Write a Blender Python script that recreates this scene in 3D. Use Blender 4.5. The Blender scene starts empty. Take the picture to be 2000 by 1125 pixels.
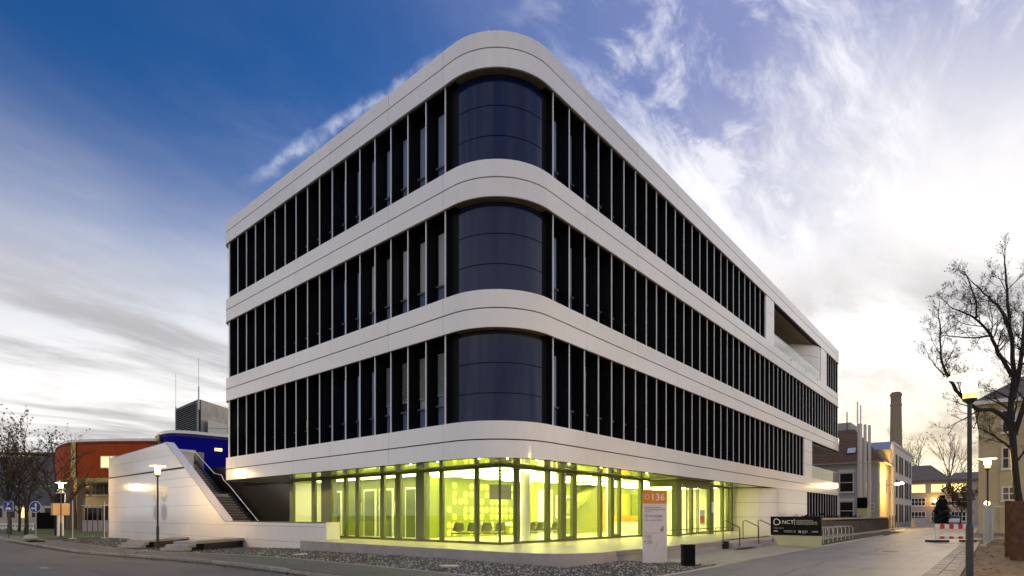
import bpy, math, random
import numpy as np
from mathutils import Vector, Matrix
R = math.radians
random.seed(7)
rng = np.random.default_rng(7)
S = bpy.context.scene
COL = S.collection

# ------------------------------------------------------------------ camera
CAM = Vector((-13.55, -11.95, 1.5)); TH = math.atan2(.6508, .7593)
FW = Vector((math.cos(TH), math.sin(TH), 0)); RT = Vector((math.sin(TH), -math.cos(TH), 0))
cd = bpy.data.cameras.new('camera'); co = bpy.data.objects.new('camera', cd); COL.objects.link(co)
co.location = CAM; co.rotation_euler = (R(90), 0, TH - R(90))
cd.sensor_width = 36; cd.lens = 1104 / 2000 * 36; cd.shift_y = 443.5 / 2000
cd.clip_end = 3000; cd.clip_start = .1
S.camera = co

def at(u, v, t):
    """place in the world seen at photo pixel (u, v) at depth t metres"""
    return CAM + t * (FW + RT * ((u - 1000) / 1104) + Vector((0, 0, 1)) * ((1006 - v) / 1104))

# ------------------------------------------------------------------ world
SUN_AZ, SUN_EL = R(3), R(5)
W = bpy.data.worlds.new('World'); S.world = W; W.use_nodes = True
nt = W.node_tree; nt.nodes.clear()
def nd(t, **kw):
    n = nt.nodes.new(t)
    for k, v in kw.items(): setattr(n, k, v)
    return n
def ln(a, b): nt.links.new(a, b)
def put(sock, v):
    if isinstance(v, bpy.types.NodeSocket): ln(v, sock)
    else: sock.default_value = v
def M(op, a, b=None, c=None, clamp=False):
    n = nd('ShaderNodeMath', operation=op, use_clamp=clamp); put(n.inputs[0], a)
    if b is not None: put(n.inputs[1], b)
    if c is not None: put(n.inputs[2], c)
    return n.outputs[0]
def VM(op, a, b=None):
    n = nd('ShaderNodeVectorMath', operation=op); put(n.inputs[0], a)
    if b is not None: put(n.inputs[1], b)
    return n.outputs['Value'] if op in ('DOT_PRODUCT', 'LENGTH') else n.outputs[0]
def MR(v, a, b, c=0., d=1.):
    n = nd('ShaderNodeMapRange', interpolation_type='SMOOTHSTEP'); put(n.inputs[0], v)
    for i, q in enumerate((a, b, c, d)): n.inputs[1 + i].default_value = q
    return n.outputs[0]
def MX(f, a, b):
    n = nd('ShaderNodeMix', data_type='RGBA'); put(n.inputs[0], f)
    for s, v in ((n.inputs[6], a), (n.inputs[7], b)):
        if isinstance(v, tuple): v = (*v, 1)
        put(s, v)
    return n.outputs[2]
def NZ(vec, scale, detail=6, rough=.55, dist=0., w=None):
    n = nd('ShaderNodeTexNoise'); n.inputs['Scale'].default_value = scale; n.inputs['Detail'].default_value = detail
    n.inputs['Roughness'].default_value = rough; n.inputs['Distortion'].default_value = dist; put(n.inputs['Vector'], vec)
    return n.outputs[0]
def MAP(vec, loc=(0, 0, 0), rot=0, sc=(1, 1, 1)):
    n = nd('ShaderNodeMapping'); put(n.inputs[0], vec); n.inputs[1].default_value = loc
    n.inputs[2].default_value = (0, 0, rot); n.inputs[3].default_value = sc
    return n.outputs[0]
tc = nd('ShaderNodeTexCoord'); D0 = tc.outputs['Generated']
sx = nd('ShaderNodeSeparateXYZ'); ln(D0, sx.inputs[0]); dx, dy, dz = sx.outputs
sky = nd('ShaderNodeTexSky', sky_type='NISHITA', sun_disc=False)
sky.sun_elevation = SUN_EL; sky.sun_rotation = R(90) - SUN_AZ
sky.air_density = 1.0; sky.dust_density = .6; sky.ozone_density = 3.0
base = VM('MULTIPLY', sky.outputs[0], (.26, .62, 1.06))
zc = M('MAXIMUM', dz, 0.0)
den = M('ADD', zc, .10)
cp = nd('ShaderNodeCombineXYZ'); ln(M('DIVIDE', dx, den), cp.inputs[0]); ln(M('DIVIDE', dy, den), cp.inputs[1]); P = cp.outputs[0]
# nearness to the sun's bearing, 1 towards it and -1 away
cs = M('ADD', M('MULTIPLY', dx, math.cos(SUN_AZ)), M('MULTIPLY', dy, math.sin(SUN_AZ)))
# high thin cloud everywhere but for one blue gap; white low down, lilac overhead, warm towards the sun
gap = at(60, 30, 1) - CAM; gap.normalize()
gd = VM('DOT_PRODUCT', D0, tuple(gap))
veiln = NZ(MAP(P, rot=.5, sc=(.25, .6, 1)), 1.2, 5, .55, .6)
wob = M('ADD', M('SUBTRACT', veiln, .5), M('MULTIPLY', M('SUBTRACT', NZ(MAP(P, loc=(2, 9, 0), rot=-.6, sc=(.8, 1.5, 1)), 1.6, 7, .62, .4), .5), .75))
hole = MR(M('ADD', gd, M('MULTIPLY', wob, .22)), .66, 1.0)
veil = M('SUBTRACT', 1., M('MULTIPLY', hole, MR(zc, .10, .58)), clamp=True)
glow = M('MULTIPLY', MR(cs, .80, 1.), MR(zc, .27, .02))
veilh = MX(MR(M('ADD', zc, M('MULTIPLY', wob, .30)), .29, .64), (4.75, 4.62, 4.5), (1.08, 1.28, 2.45))
veilc = MX(glow, veilh, (6.2, 5.2, 3.4))
c1 = MX(veil, base, veilc)
# fibrous cirrus with small puffs, away from the blue gap
warp = nd('ShaderNodeTexNoise'); warp.inputs['Scale'].default_value = 2.2; warp.inputs['Detail'].default_value = 3; ln(P, warp.inputs['Vector'])
PW = VM('ADD', P, VM('MULTIPLY', VM('SUBTRACT', warp.outputs['Color'], (.5, .5, .5)), (.22, .22, 0)))
ci = NZ(MAP(PW, rot=-1.15, sc=(.55, 1.9, 1)), 2.1, 12, .68, .25)
cim = NZ(MAP(P, loc=(.45, 2.35, 0)), 1.0, 4, .55, .3)
away = MR(gd, .88, .70)
cirr = M('MULTIPLY', MR(ci, .46, .68), M('MULTIPLY', MR(cim, .30, .52), away))
pf = NZ(MAP(PW, loc=(3.1, 1.7, 0), rot=.4, sc=(1, 1.4, 1)), 5.0, 8, .6, .3)
puff = M('MULTIPLY', M('MULTIPLY', MR(pf, .48, .66), MR(cim, .44, .56)), away)
cirr = M('MAXIMUM', cirr, M('MULTIPLY', puff, .8))
c2 = MX(M('MULTIPLY', cirr, .85), c1, MX(glow, (4.7, 4.65, 4.85), (6.2, 5.4, 4.0)))
# grey streaks low over the horizon
st = NZ(MAP(P, loc=(5, 2, 0), rot=.75, sc=(.35, .8, 1)), .95, 8, .6, .7)
st2 = NZ(MAP(P, loc=(1, 7, 0), rot=.75, sc=(.5, 1.0, 1)), 2.6, 6, .6, .5)
strk = M('MULTIPLY', MR(M('ADD', M('MULTIPLY', st, .7), M('MULTIPLY', st2, .3)), .43, .59), M('MULTIPLY', MR(zc, .42, .24), MR(zc, .0, .06, .25, 1.)))
greyc = MX(glow, (1.75, 1.7, 1.75), (2.6, 2.1, 1.55))
c3 = MX(M('MULTIPLY', strk, .78), c2, greyc)
# old contrail
A = at(462, 368, 1) - CAM; B = at(720, 205, 1) - CAM; A.normalize(); B.normalize()
nrm = A.cross(B).normalized(); mid = (A + B).normalized(); tang = nrm.cross(mid).normalized()
dist = M('ABSOLUTE', M('ADD', VM('DOT_PRODUCT', D0, tuple(nrm)), M('MULTIPLY', M('SUBTRACT', NZ(D0, 26, 4, .6), .5), .025)))
along = VM('DOT_PRODUCT', D0, tuple(tang)); hl = abs(A.dot(tang))
trail = M('MULTIPLY', MR(dist, .013, .000), M('MULTIPLY', MR(along, -hl * 1.05, -hl * .3), MR(along, hl * 2.6, hl * 1.2)))
trail = M('MULTIPLY', trail, M('MULTIPLY', MR(VM('DOT_PRODUCT', D0, tuple(mid)), .6, .8), MR(NZ(D0, 40, 4, .6), .3, .65, .06, .36)))
c4 = MX(trail, c3, (4.6, 4.7, 5.3))
bg = nd('ShaderNodeBackground'); ln(c4, bg.inputs[0]); bg.inputs[1].default_value = .1
wo = nd('ShaderNodeOutputWorld'); ln(bg.outputs[0], wo.inputs[0])

# ------------------------------------------------------------------ sun and exposure
sd = bpy.data.lights.new('sun', 'SUN'); so = bpy.data.objects.new('sun', sd); COL.objects.link(so)
sd.energy = .6; sd.angle = R(12); sd.color = (1, .78, .5)
sdir = Vector((math.cos(SUN_AZ) * math.cos(SUN_EL), math.sin(SUN_AZ) * math.cos(SUN_EL), math.sin(SUN_EL)))
so.rotation_euler = (-sdir).to_track_quat('-Z', 'Y').to_euler()
S.view_settings.view_transform = 'Standard'; S.view_settings.look = 'None'
S.view_settings.exposure = 1.22; S.view_settings.gamma = 1
S.render.engine = 'CYCLES'
S.cycles.use_denoising = True
try: S.cycles.denoiser = 'OPENIMAGEDENOISE'
except Exception: pass
S.cycles.max_bounces = 10; S.cycles.transparent_max_bounces = 16; S.cycles.glossy_bounces = 5; S.cycles.diffuse_bounces = 4
S.cycles.sample_clamp_indirect = 6; S.cycles.caustics_reflective = False; S.cycles.caustics_refractive = False

# ------------------------------------------------------------------ materials
MATS = {}
def mat(name, col, rough=.5, metal=0., spec=.5, var=0., vscale=3., bump=0., bscale=40., coat=0., emit=None, estr=0., rnd=0., stain=None, sscale=.6, streak=0., smap=(1, 1, .12), sfreq=5):
    if name in MATS: return MATS[name]
    m = bpy.data.materials.new(name); m.use_nodes = True
    t = m.node_tree; p = t.nodes['Principled BSDF']
    p.inputs['Base Color'].default_value = (*col, 1); p.inputs['Roughness'].default_value = rough
    p.inputs['Metallic'].default_value = metal; p.inputs['Specular IOR Level'].default_value = spec
    if coat: p.inputs['Coat Weight'].default_value = coat; p.inputs['Coat Roughness'].default_value = .05
    if emit: p.inputs['Emission Color'].default_value = (*emit, 1); p.inputs['Emission Strength'].default_value = estr
    tcn = t.nodes.new('ShaderNodeTexCoord'); geo = t.nodes.new('ShaderNodeNewGeometry')
    src = geo.outputs['Position']
    cur = None
    def mixc(f, a, b, mode='MIX'):
        n = t.nodes.new('ShaderNodeMix'); n.data_type = 'RGBA'; n.blend_type = mode
        for s, v in ((n.inputs[0], f), (n.inputs[6], a), (n.inputs[7], b)):
            if isinstance(v, bpy.types.NodeSocket): t.links.new(v, s)
            else: s.default_value = v
        return n.outputs[2]
    def noise(sc, det=6, ro=.6):
        n = t.nodes.new('ShaderNodeTexNoise'); n.inputs['Scale'].default_value = sc; n.inputs['Detail'].default_value = det
        n.inputs['Roughness'].default_value = ro; t.links.new(src, n.inputs['Vector']); return n.outputs[0]
    def rng_(v, a, b, c, d):
        n = t.nodes.new('ShaderNodeMapRange'); t.links.new(v, n.inputs[0])
        for i, q in enumerate((a, b, c, d)): n.inputs[1 + i].default_value = q
        return n.outputs[0]
    cur = (*col, 1)
    if var:
        f = rng_(noise(vscale), .3, .7, 0, 1)
        cur = mixc(f, tuple(max(0, c * (1 - var)) for c in col) + (1,), tuple(min(1, c * (1 + var)) for c in col) + (1,))
    if streak:
        mp = t.nodes.new('ShaderNodeMapping'); mp.inputs[3].default_value = smap; t.links.new(src, mp.inputs[0])
        n = t.nodes.new('ShaderNodeTexNoise'); n.inputs['Scale'].default_value = sfreq; n.inputs['Detail'].default_value = 6; n.inputs['Roughness'].default_value = .65; t.links.new(mp.outputs[0], n.inputs['Vector'])
        cur = mixc(rng_(n.outputs[0], .5, .8, 0, 1), cur, tuple(c * (1 - streak) for c in col) + (1,))
    if stain:
        f = rng_(noise(sscale, 8, .65), .52, .68, 0, .8)
        cur = mixc(f, cur, (*stain, 1))
    if rnd:
        oi = t.nodes.new('ShaderNodeObjectInfo'); hv = t.nodes.new('ShaderNodeHueSaturation')
        if isinstance(cur, tuple): hv.inputs['Color'].default_value = cur
        else: t.links.new(cur, hv.inputs['Color'])
        t.links.new(rng_(oi.outputs['Random'], 0, 1, 1 - rnd, 1 + rnd), hv.inputs['Value']); cur = hv.outputs[0]
    if not isinstance(cur, tuple): t.links.new(cur, p.inputs['Base Color'])
    if bump:
        b = t.nodes.new('ShaderNodeBump'); b.inputs['Strength'].default_value = bump; b.inputs['Distance'].default_value = .02
        t.links.new(noise(bscale, 5), b.inputs['Height']); t.links.new(b.outputs[0], p.inputs['Normal'])
    MATS[name] = m
    return m
def glass_mat(name, tint, refl=1.0, rough=.0):
    m = bpy.data.materials.new(name); m.use_nodes = True; t = m.node_tree; t.nodes.clear()
    o = t.nodes.new('ShaderNodeOutputMaterial'); mx = t.nodes.new('ShaderNodeMixShader')
    tr = t.nodes.new('ShaderNodeBsdfTransparent'); tr.inputs[0].default_value = (*tint, 1)
    gl = t.nodes.new('ShaderNodeBsdfGlossy'); gl.inputs['Roughness'].default_value = rough
    fr = t.nodes.new('ShaderNodeFresnel'); ge = t.nodes.new('ShaderNodeNewGeometry'); mi = t.nodes.new('ShaderNodeMapRange')
    mi.inputs[3].default_value = 1.45; mi.inputs[4].default_value = 1 / 1.45   # the pane's inner faces reflect like its outer ones
    t.links.new(ge.outputs['Backfacing'], mi.inputs[0]); t.links.new(mi.outputs[0], fr.inputs[0])
    mm = t.nodes.new('ShaderNodeMath'); mm.operation = 'MULTIPLY'; mm.inputs[1].default_value = refl; mm.use_clamp = True
    t.links.new(fr.outputs[0], mm.inputs[0]); t.links.new(mm.outputs[0], mx.inputs[0])
    t.links.new(tr.outputs[0], mx.inputs[1]); t.links.new(gl.outputs[0], mx.inputs[2]); t.links.new(mx.outputs[0], o.inputs[0])
    MATS[name] = m; return m
def emit_mat(name, col, s):
    return mat(name, (.8, .8, .8), .5, emit=col, estr=s)

white = mat('white_panel', (.93, .885, .81), .12, spec=.5, rnd=.03, var=.02, vscale=.5, bump=.05, bscale=.9, streak=.06)
white_soffit = mat('soffit_panel', (.80, .80, .76), .07, metal=.55, bump=.02, bscale=1.2)
dark_core = mat('joint_black', (.01, .01, .01), .7)
black = mat('black_anodised', (.005, .005, .006), .6, spec=.12, rnd=.3)
alu = mat('aluminium_nose', (.80, .80, .82), .35, metal=.1)
dglass = mat('window_glass_sky_tint', (.30, .39, .56), .06, spec=.7, rnd=.35)  # bluish base colour stands in for sky reflected in the panes
spandrel = mat('spandrel_glass', (.15, .19, .29), .10, spec=.6)
sillm = mat('window_sill_metal', (.30, .31, .33), .35, metal=.5)
bluep = mat('corner_glass_sky_tint', (.002, .011, .055), .09, spec=.34, bump=.05, bscale=60, var=.4, vscale=30)  # reflection of deep blue sky put into the base colour
brown = mat('brown_soffit', (.20, .15, .085), .65, var=.25, vscale=8)
curt = mat('olive_curtain', (.33, .32, .20), .8, var=.2, vscale=9)
blindm = mat('blind_slat', (.42, .44, .36), .5)
glz = glass_mat('clear_glass', (.95, .97, .93), 1.1)
balg = glass_mat('balustrade_glass', (.82, .86, .84), 1.6, .02)
post = mat('green_grey_frame', (.14, .165, .05), .4)
lime = mat('lime_wall', (.16, .205, .002), .6, var=.05, vscale=.8)
limed = mat('lime_door', (.085, .12, .003), .5)
petalm = mat('petal_print', (.46, .48, .10), .55)
pale = mat('pale_green_wall', (.27, .31, .09), .6, var=.04, vscale=1)
ceilw = mat('interior_white', (.86, .86, .80), .6)
floorm = mat('interior_floor', (.72, .71, .62), .18, spec=.5, var=.05)
orangew = mat('orange_wood', (.62, .36, .04), .45, var=.15, vscale=6)
chairm = mat('olive_seat', (.13, .14, .07), .45)
chrome = mat('chrome', (.6, .6, .58), .2, metal=1)
lightm = emit_mat('ceiling_lamp', (1., .94, .30), 7.6)
downm = emit_mat('downlight_lamp', (1., .85, .35), 18)
screenm = mat('dark_screen', (.035, .035, .015), .45, spec=.2)
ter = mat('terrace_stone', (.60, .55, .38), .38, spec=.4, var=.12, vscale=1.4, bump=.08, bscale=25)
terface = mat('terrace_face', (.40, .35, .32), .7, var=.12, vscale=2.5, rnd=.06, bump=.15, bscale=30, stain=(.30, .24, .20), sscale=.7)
asph = mat('road_asphalt', (.20, .185, .15), .8, spec=.2, var=.25, vscale=60, bump=.5, bscale=90, stain=(.14, .13, .107), sscale=.35, streak=.3, smap=(1, .12, 1), sfreq=1.4)
asph2 = mat('service_asphalt', (.20, .20, .198), .58, spec=.35, var=.22, vscale=50, bump=.4, bscale=80, stain=(.11, .108, .103), sscale=.22, streak=.5, smap=(.10, 1, 1), sfreq=1.6)
walkm = mat('pavement_asphalt', (.15, .15, .115), .8, var=.22, vscale=50, bump=.5, bscale=90, stain=(.11, .11, .085), sscale=.5)
kerbm = mat('kerb_stone', (.30, .27, .21), .8, var=.3, vscale=6, rnd=.15, bump=.3, bscale=25)
leafl = mat('leaf_litter', (.24, .15, .06), .9, var=.5, vscale=30)
gravb = mat('gravel_bed', (.05, .046, .036), .9, var=.6, vscale=45, bump=1., bscale=60)
apron = mat('apron_concrete', (.36, .34, .27), .75, var=.14, vscale=1.3, bump=.15, bscale=40, stain=(.25, .23, .18), sscale=.5)
conc = mat('concrete', (.42, .39, .34), .8, var=.14, vscale=2, bump=.15, bscale=20, rnd=.05)
grassm = mat('lawn', (.09, .11, .02), .9, var=.5, vscale=4, bump=.6, bscale=30)
earth = mat('bare_earth', (.17, .115, .06), .95, var=.35, vscale=2.5, bump=1., bscale=9, stain=(.26, .20, .12), sscale=1.1)
groundm = mat('ground_soil', (.10, .09, .075), .95, var=.3, vscale=.4)
granite = mat('dark_granite', (.016, .017, .013), .3, spec=.4, var=.6, vscale=90)
stairm = mat('stair_concrete', (.62, .54, .42), .85, var=.2, vscale=4, bump=.2, bscale=25, rnd=.08)
railw = mat('white_rail', (.8, .8, .8), .3, metal=.3)
railb = mat('black_rail', (.012, .012, .012), .4)
signblk = mat('sign_black', (.006, .006, .007), .55, spec=.15)
signwht = mat('sign_lettering', (.85, .85, .78), .5)
signgrn = mat('sign_green_print', (.12, .20, .10), .5)
plinth = mat('plinth_render', (.50, .48, .31), .8, var=.08, vscale=2)
orange = mat('sign_orange', (.72, .24, .012), .5)
totw = mat('totem_white', (.66, .61, .59), .4)
prnt = mat('grey_print', (.22, .2, .2), .6)
prntb = mat('brown_print', (.42, .27, .14), .6)
binm = mat('bin_black', (.004, .004, .004), .7, spec=.1)
redm = mat('red_render', (.43, .066, .012), .85, spec=.15, var=.1, vscale=1)
yelm = mat('yellow_render', (.55, .45, .12), .7)
bluem = mat('blue_render', (.004, .004, .24), .85, spec=.1, var=.1, vscale=.6)
beige = mat('beige_render', (.52, .44, .30), .8, var=.1, vscale=1, stain=(.42, .35, .24), sscale=.25)
creamm = mat('cream_render', (.56, .47, .27), .85, var=.1, vscale=.8, stain=(.42, .35, .2), sscale=.3)
greyw = mat('grey_render', (.40, .43, .42), .85, var=.06, vscale=1)
pinkb = mat('pinkish_render', (.42, .35, .28), .85, var=.08, vscale=1)
winw = mat('white_window_frame', (.75, .73, .68), .5)
darkg = mat('dark_pane', (.015, .016, .014), .25, spec=.3)
litw = emit_mat('lit_window', (1., .74, .12), .85)
tilem = mat('clay_tile', (.20, .12, .075), .9, spec=.2, var=.3, vscale=5, bump=.4, bscale=8)
slate = mat('roof_felt', (.16, .13, .10), .85, var=.2, vscale=2)
brickm = mat('chimney_brick', (.30, .23, .15), .9, var=.3, vscale=6, bump=.4, bscale=12)
redlit = mat('chimney_red_light', (.5, .03, .015), .6)  # red light on the chimney rim, given as plain colour
louv = mat('louvre_metal', (.12, .12, .12), .5, metal=.3)
rawconc = mat('raw_concrete', (.34, .33, .30), .85, var=.2, vscale=1.2, stain=(.2, .19, .17), sscale=.5)
lamppole = mat('lamp_pole', (.05, .048, .045), .5, metal=.2)
lampglow = emit_mat('lamp_glow', (1., .62, .20), 320)
lampdisc = mat('lamp_shade_glow', (.75, .7, .6), .4, emit=(1., .66, .18), estr=2.6)  # disc glows by itself, in place of lamplight falling on it
bark = mat('bark', (.035, .028, .022), .95, var=.3, vscale=12)
bark2 = mat('pale_bark', (.16, .12, .075), .95, var=.3, vscale=8)
deadleaf = mat('dead_leaf', (.15, .09, .033), .9, rnd=.2)
conif = mat('conifer_leaf', (.012, .018, .008), .9)
shrubm = mat('shrub_leaf', (.16, .085, .02), .9)
stonew = mat('stone_block', (.11, .085, .06), .9, rnd=.25, var=.3, vscale=5, bump=.4, bscale=15)
signblue = mat('traffic_blue', (.004, .03, .22), .4)
galv = mat('galvanised', (.45, .46, .46), .4, metal=.6)
redp = mat('red_paint', (.50, .02, .015), .45)
whp = mat('white_paint', (.78, .76, .70), .5)
rust = mat('rusted_steel', (.085, .035, .018), .85, var=.5, vscale=5, bump=.3, bscale=12)
carw = mat('white_car_paint', (.75, .76, .76), .25, coat=.6)
tyrem = mat('tyre_rubber', (.012, .012, .012), .8)
sandb = mat('sandbag_cloth', (.48, .43, .32), .9, var=.15, vscale=12)
hvac = mat('flue_steel', (.62, .58, .52), .4, metal=.25)

# ------------------------------------------------------------------ mesh helpers
class MB:
    def __init__(s): s.v = []; s.f = []
    def quad(s, a, b, c, d):
        n = len(s.v); s.v += [tuple(a), tuple(b), tuple(c), tuple(d)]; s.f.append((n, n + 1, n + 2, n + 3)); return s
    def poly(s, pts):
        n = len(s.v); s.v += [tuple(p) for p in pts]; s.f.append(tuple(range(n, n + len(pts)))); return s
    def box(s, x0, x1, y0, y1, z0, z1):
        n = len(s.v)
        s.v += [(x0, y0, z0), (x1, y0, z0), (x1, y1, z0), (x0, y1, z0), (x0, y0, z1), (x1, y0, z1), (x1, y1, z1), (x0, y1, z1)]
        s.f += [tuple(n + i for i in q) for q in ((0, 3, 2, 1), (4, 5, 6, 7), (0, 1, 5, 4), (1, 2, 6, 5), (2, 3, 7, 6), (3, 0, 4, 7))]; return s
    def obox(s, c, ax, ay, az, hx, hy, hz):
        c = Vector(c); n = len(s.v)
        for k in (-1, 1):
            for i, j in ((-1, -1), (1, -1), (1, 1), (-1, 1)):
                s.v.append(tuple(c + ax * hx * i + ay * hy * j + az * hz * k))
        s.f += [tuple(n + i for i in q) for q in ((0, 3, 2, 1), (4, 5, 6, 7), (0, 1, 5, 4), (1, 2, 6, 5), (2, 3, 7, 6), (3, 0, 4, 7))]; return s
    def prism(s, pts, z0, z1):
        """plan polygon (x, y) extruded from z0 to z1; z may be callables of (x, y)"""
        n = len(s.v); k = len(pts)
        f0 = z0 if callable(z0) else (lambda x, y: z0); f1 = z1 if callable(z1) else (lambda x, y: z1)
        s.v += [(x, y, f0(x, y)) for x, y in pts] + [(x, y, f1(x, y)) for x, y in pts]
        s.f.append(tuple(range(n + k - 1, n - 1, -1))); s.f.append(tuple(range(n + k, n + 2 * k)))
        for i in range(k): j = (i + 1) % k; s.f.append((n + i, n + j, n + k + j, n + k + i))
        return s
    def extr(s, pts, d):
        """3-D polygon pts extruded by vector d"""
        n = len(s.v); k = len(pts); d = Vector(d)
        s.v += [tuple(Vector(p)) for p in pts] + [tuple(Vector(p) + d) for p in pts]
        s.f.append(tuple(range(n + k - 1, n - 1, -1))); s.f.append(tuple(range(n + k, n + 2 * k)))
        for i in range(k): j = (i + 1) % k; s.f.append((n + i, n + j, n + k + j, n + k + i))
        return s
    def tube(s, path, rad, n=8, cap=True):
        path = [Vector(p) for p in path]; k = len(path)
        rad = rad if hasattr(rad, '__len__') else [rad] * k
        b = len(s.v); up = None
        for i, p in enumerate(path):
            t = (path[min(i + 1, k - 1)] - path[max(i - 1, 0)]).normalized()
            if up is None: up = t.orthogonal().normalized()
            up = (up - t * up.dot(t)); up = up.normalized() if up.length > 1e-6 else t.orthogonal().normalized()
            sd_ = t.cross(up)
            for j in range(n):
                a = 2 * math.pi * j / n; s.v.append(tuple(p + (up * math.cos(a) + sd_ * math.sin(a)) * rad[i]))
        for i in range(k - 1):
            for j in range(n):
                q = (j + 1) % n; s.f.append((b + i * n + j, b + i * n + q, b + (i + 1) * n + q, b + (i + 1) * n + j))
        if cap:
            s.f.append(tuple(b + j for j in range(n - 1, -1, -1))); s.f.append(tuple(b + (k - 1) * n + j for j in range(n)))
        return s
    def lathe(s, c, prof, n=16):
        """prof: list of (radius, z) around vertical axis at c"""
        b = len(s.v); k = len(prof)
        for r_, z in prof:
            for j in range(n):
                a = 2 * math.pi * j / n; s.v.append((c[0] + r_ * math.cos(a), c[1] + r_ * math.sin(a), c[2] + z))
        for i in range(k - 1):
            for j in range(n):
                q = (j + 1) % n; s.f.append((b + i * n + j, b + i * n + q, b + (i + 1) * n + q, b + (i + 1) * n + j))
        s.f.append(tuple(b + j for j in range(n - 1, -1, -1))); s.f.append(tuple(b + (k - 1) * n + j for j in range(n)))
        return s
    def build(s, name, m, parent=None, smooth=False, bevel=0.):
        me = bpy.data.meshes.new(name); me.from_pydata(s.v, [], s.f); me.update()
        if m is not None: me.materials.append(m)
        if smooth:
            me.polygons.foreach_set('use_smooth', [True] * len(me.polygons))
            try: me.set_sharp_from_angle(angle=R(40))
            except Exception: pass
        o = bpy.data.objects.new(name, me); COL.objects.link(o)
        if parent is not None: o.parent = parent
        if bevel:
            b = o.modifiers.new('bevel', 'BEVEL'); b.width = bevel; b.segments = 2; b.limit_method = 'ANGLE'
        return o
def tag(o, label=None, cat=None, group=None, kind=None):
    if label: o['label'] = label
    if cat: o['category'] = cat
    if group: o['group'] = group
    if kind: o['kind'] = kind
    return o
def thing(name, label, cat, loc=(0, 0, 0), group=None, rz=0):
    o = bpy.data.objects.new(name, None); COL.objects.link(o); o.location = loc; o.rotation_euler = (0, 0, rz)
    o.empty_display_size = .2
    return tag(o, label, cat, group)
def struct(o): o['kind'] = 'structure'; return o
def share(name, me, parent, loc=(0, 0, 0), rot=(0, 0, 0), sc=(1, 1, 1)):
    o = bpy.data.objects.new(name, me); COL.objects.link(o); o.parent = parent; o.location = loc; o.rotation_euler = rot; o.scale = sc
    return o
def copy_tree(o, parent=None):
    c = o.copy(); COL.objects.link(c); c.parent = parent
    for ch in list(o.children): copy_tree(ch, c)
    return c
def text(body, size, m, parent, loc, xaxis, up, name='lettering', align='LEFT', depth=.004, wscale=1.):
    cu = bpy.data.curves.new('tmp_text', 'FONT'); cu.body = body; cu.size = size; cu.align_x = align; cu.extrude = depth
    cu.resolution_u = 3
    to = bpy.data.objects.new('tmp_text', cu); COL.objects.link(to)
    dg = bpy.context.evaluated_depsgraph_get(); me = bpy.data.meshes.new_from_object(to.evaluated_get(dg))
    bpy.data.objects.remove(to); bpy.data.curves.remove(cu)
    me.name = name; me.materials.clear(); me.materials.append(m)
    o = bpy.data.objects.new(name, me); COL.objects.link(o); o.parent = parent
    x = Vector(xaxis).normalized(); y = Vector(up).normalized(); z = x.cross(y)
    mw = Matrix((x * wscale, y, z)).transposed().to_4x4(); mw.translation = Vector(loc)
    o.matrix_parent_inverse = Matrix.Identity(4); o.matrix_local = (parent.matrix_local.inverted() @ mw) if parent else mw
    return o
def clamp01(x): return max(0., min(1., x))
def gz(y):
    t = clamp01((y - 4) / 24); return -.42 * t * t * (3 - 2 * t)

# ------------------------------------------------------------------ ground sheets
def sheet(name, x0, x1, ys, off, m, thick=.0):
    b = MB(); n = len(ys)
    for y in ys:
        xa = x0(y) if callable(x0) else x0; xb = x1(y) if callable(x1) else x1
        b.v += [(xa, y, gz(y) + off), (xb, y, gz(y) + off)]
    for i in range(n - 1): b.f.append((2 * i, 2 * i + 1, 2 * i + 3, 2 * i + 2))
    return struct(b.build(name, m))
YS = [-60, -30, -15, -5.7, 0, 4] + [4 + i for i in range(2, 28, 2)] + [40, 60, 90, 140]
sheet('ground', -1500, 1500, [-1500, -300] + YS + [300, 1500], -.16, groundm)
sheet('road', -30, -5.72, YS, -.10, asph)
sheet('pavement', -5.60, lambda y: -3.6, YS[3:], .0, walkm)
struct(MB().box(-30, 240, -10.55, -5.72, -.3, -.02).build('service_road', asph2))
struct(MB().box(50, 240, -5.72, 6, -.3, -.035).build('yard_paving', asph2))
sheet('lawn', -3.6, 60, [46.8, 60, 90, 140], -.03, grassm)
# kerb stones beside the street
kp = struct(MB().box(-5.725, -5.60, -6, 3.0, -.3, -.012).build('kerb', kerbm))
for i in range(60):
    y0 = 3.0 + i * 1.0; y1 = y0 + .985
    MB().extr([(-5.725, y0, gz(y0) - .25), (-5.595, y0, gz(y0) - .25), (-5.595, y0, gz(y0) + .012), (-5.705, y0, gz(y0) + .012), (-5.725, y0, gz(y0) - .01)], (random.uniform(-.008, .008), y1 - y0, gz(y1) - gz(y0))).build('kerb_stone', kerbm, kp)
# leaf litter along the gutter
b = MB()
for i in range(2600):
    y = rng.uniform(0, 45); x = -5.75 - abs(rng.normal(0, .16)); a = rng.uniform(0, 6.28); s = rng.uniform(.02, .05)
    if rng.random() < .12: x = -5.55 + rng.uniform(0, 1.9)
    z = gz(y) + (-.09 if x < -5.7 else .012); c, q = math.cos(a) * s, math.sin(a) * s
    b.quad((x - c, y - q, z), (x + q, y - c, z + rng.uniform(.0, .02)), (x + c, y + q, z), (x - q, y + c, z + rng.uniform(0, .03)))
tag(b.build('leaf_litter', leafl), 'brown fallen leaves gathered in the street gutter', 'leaves', kind='stuff')
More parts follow.
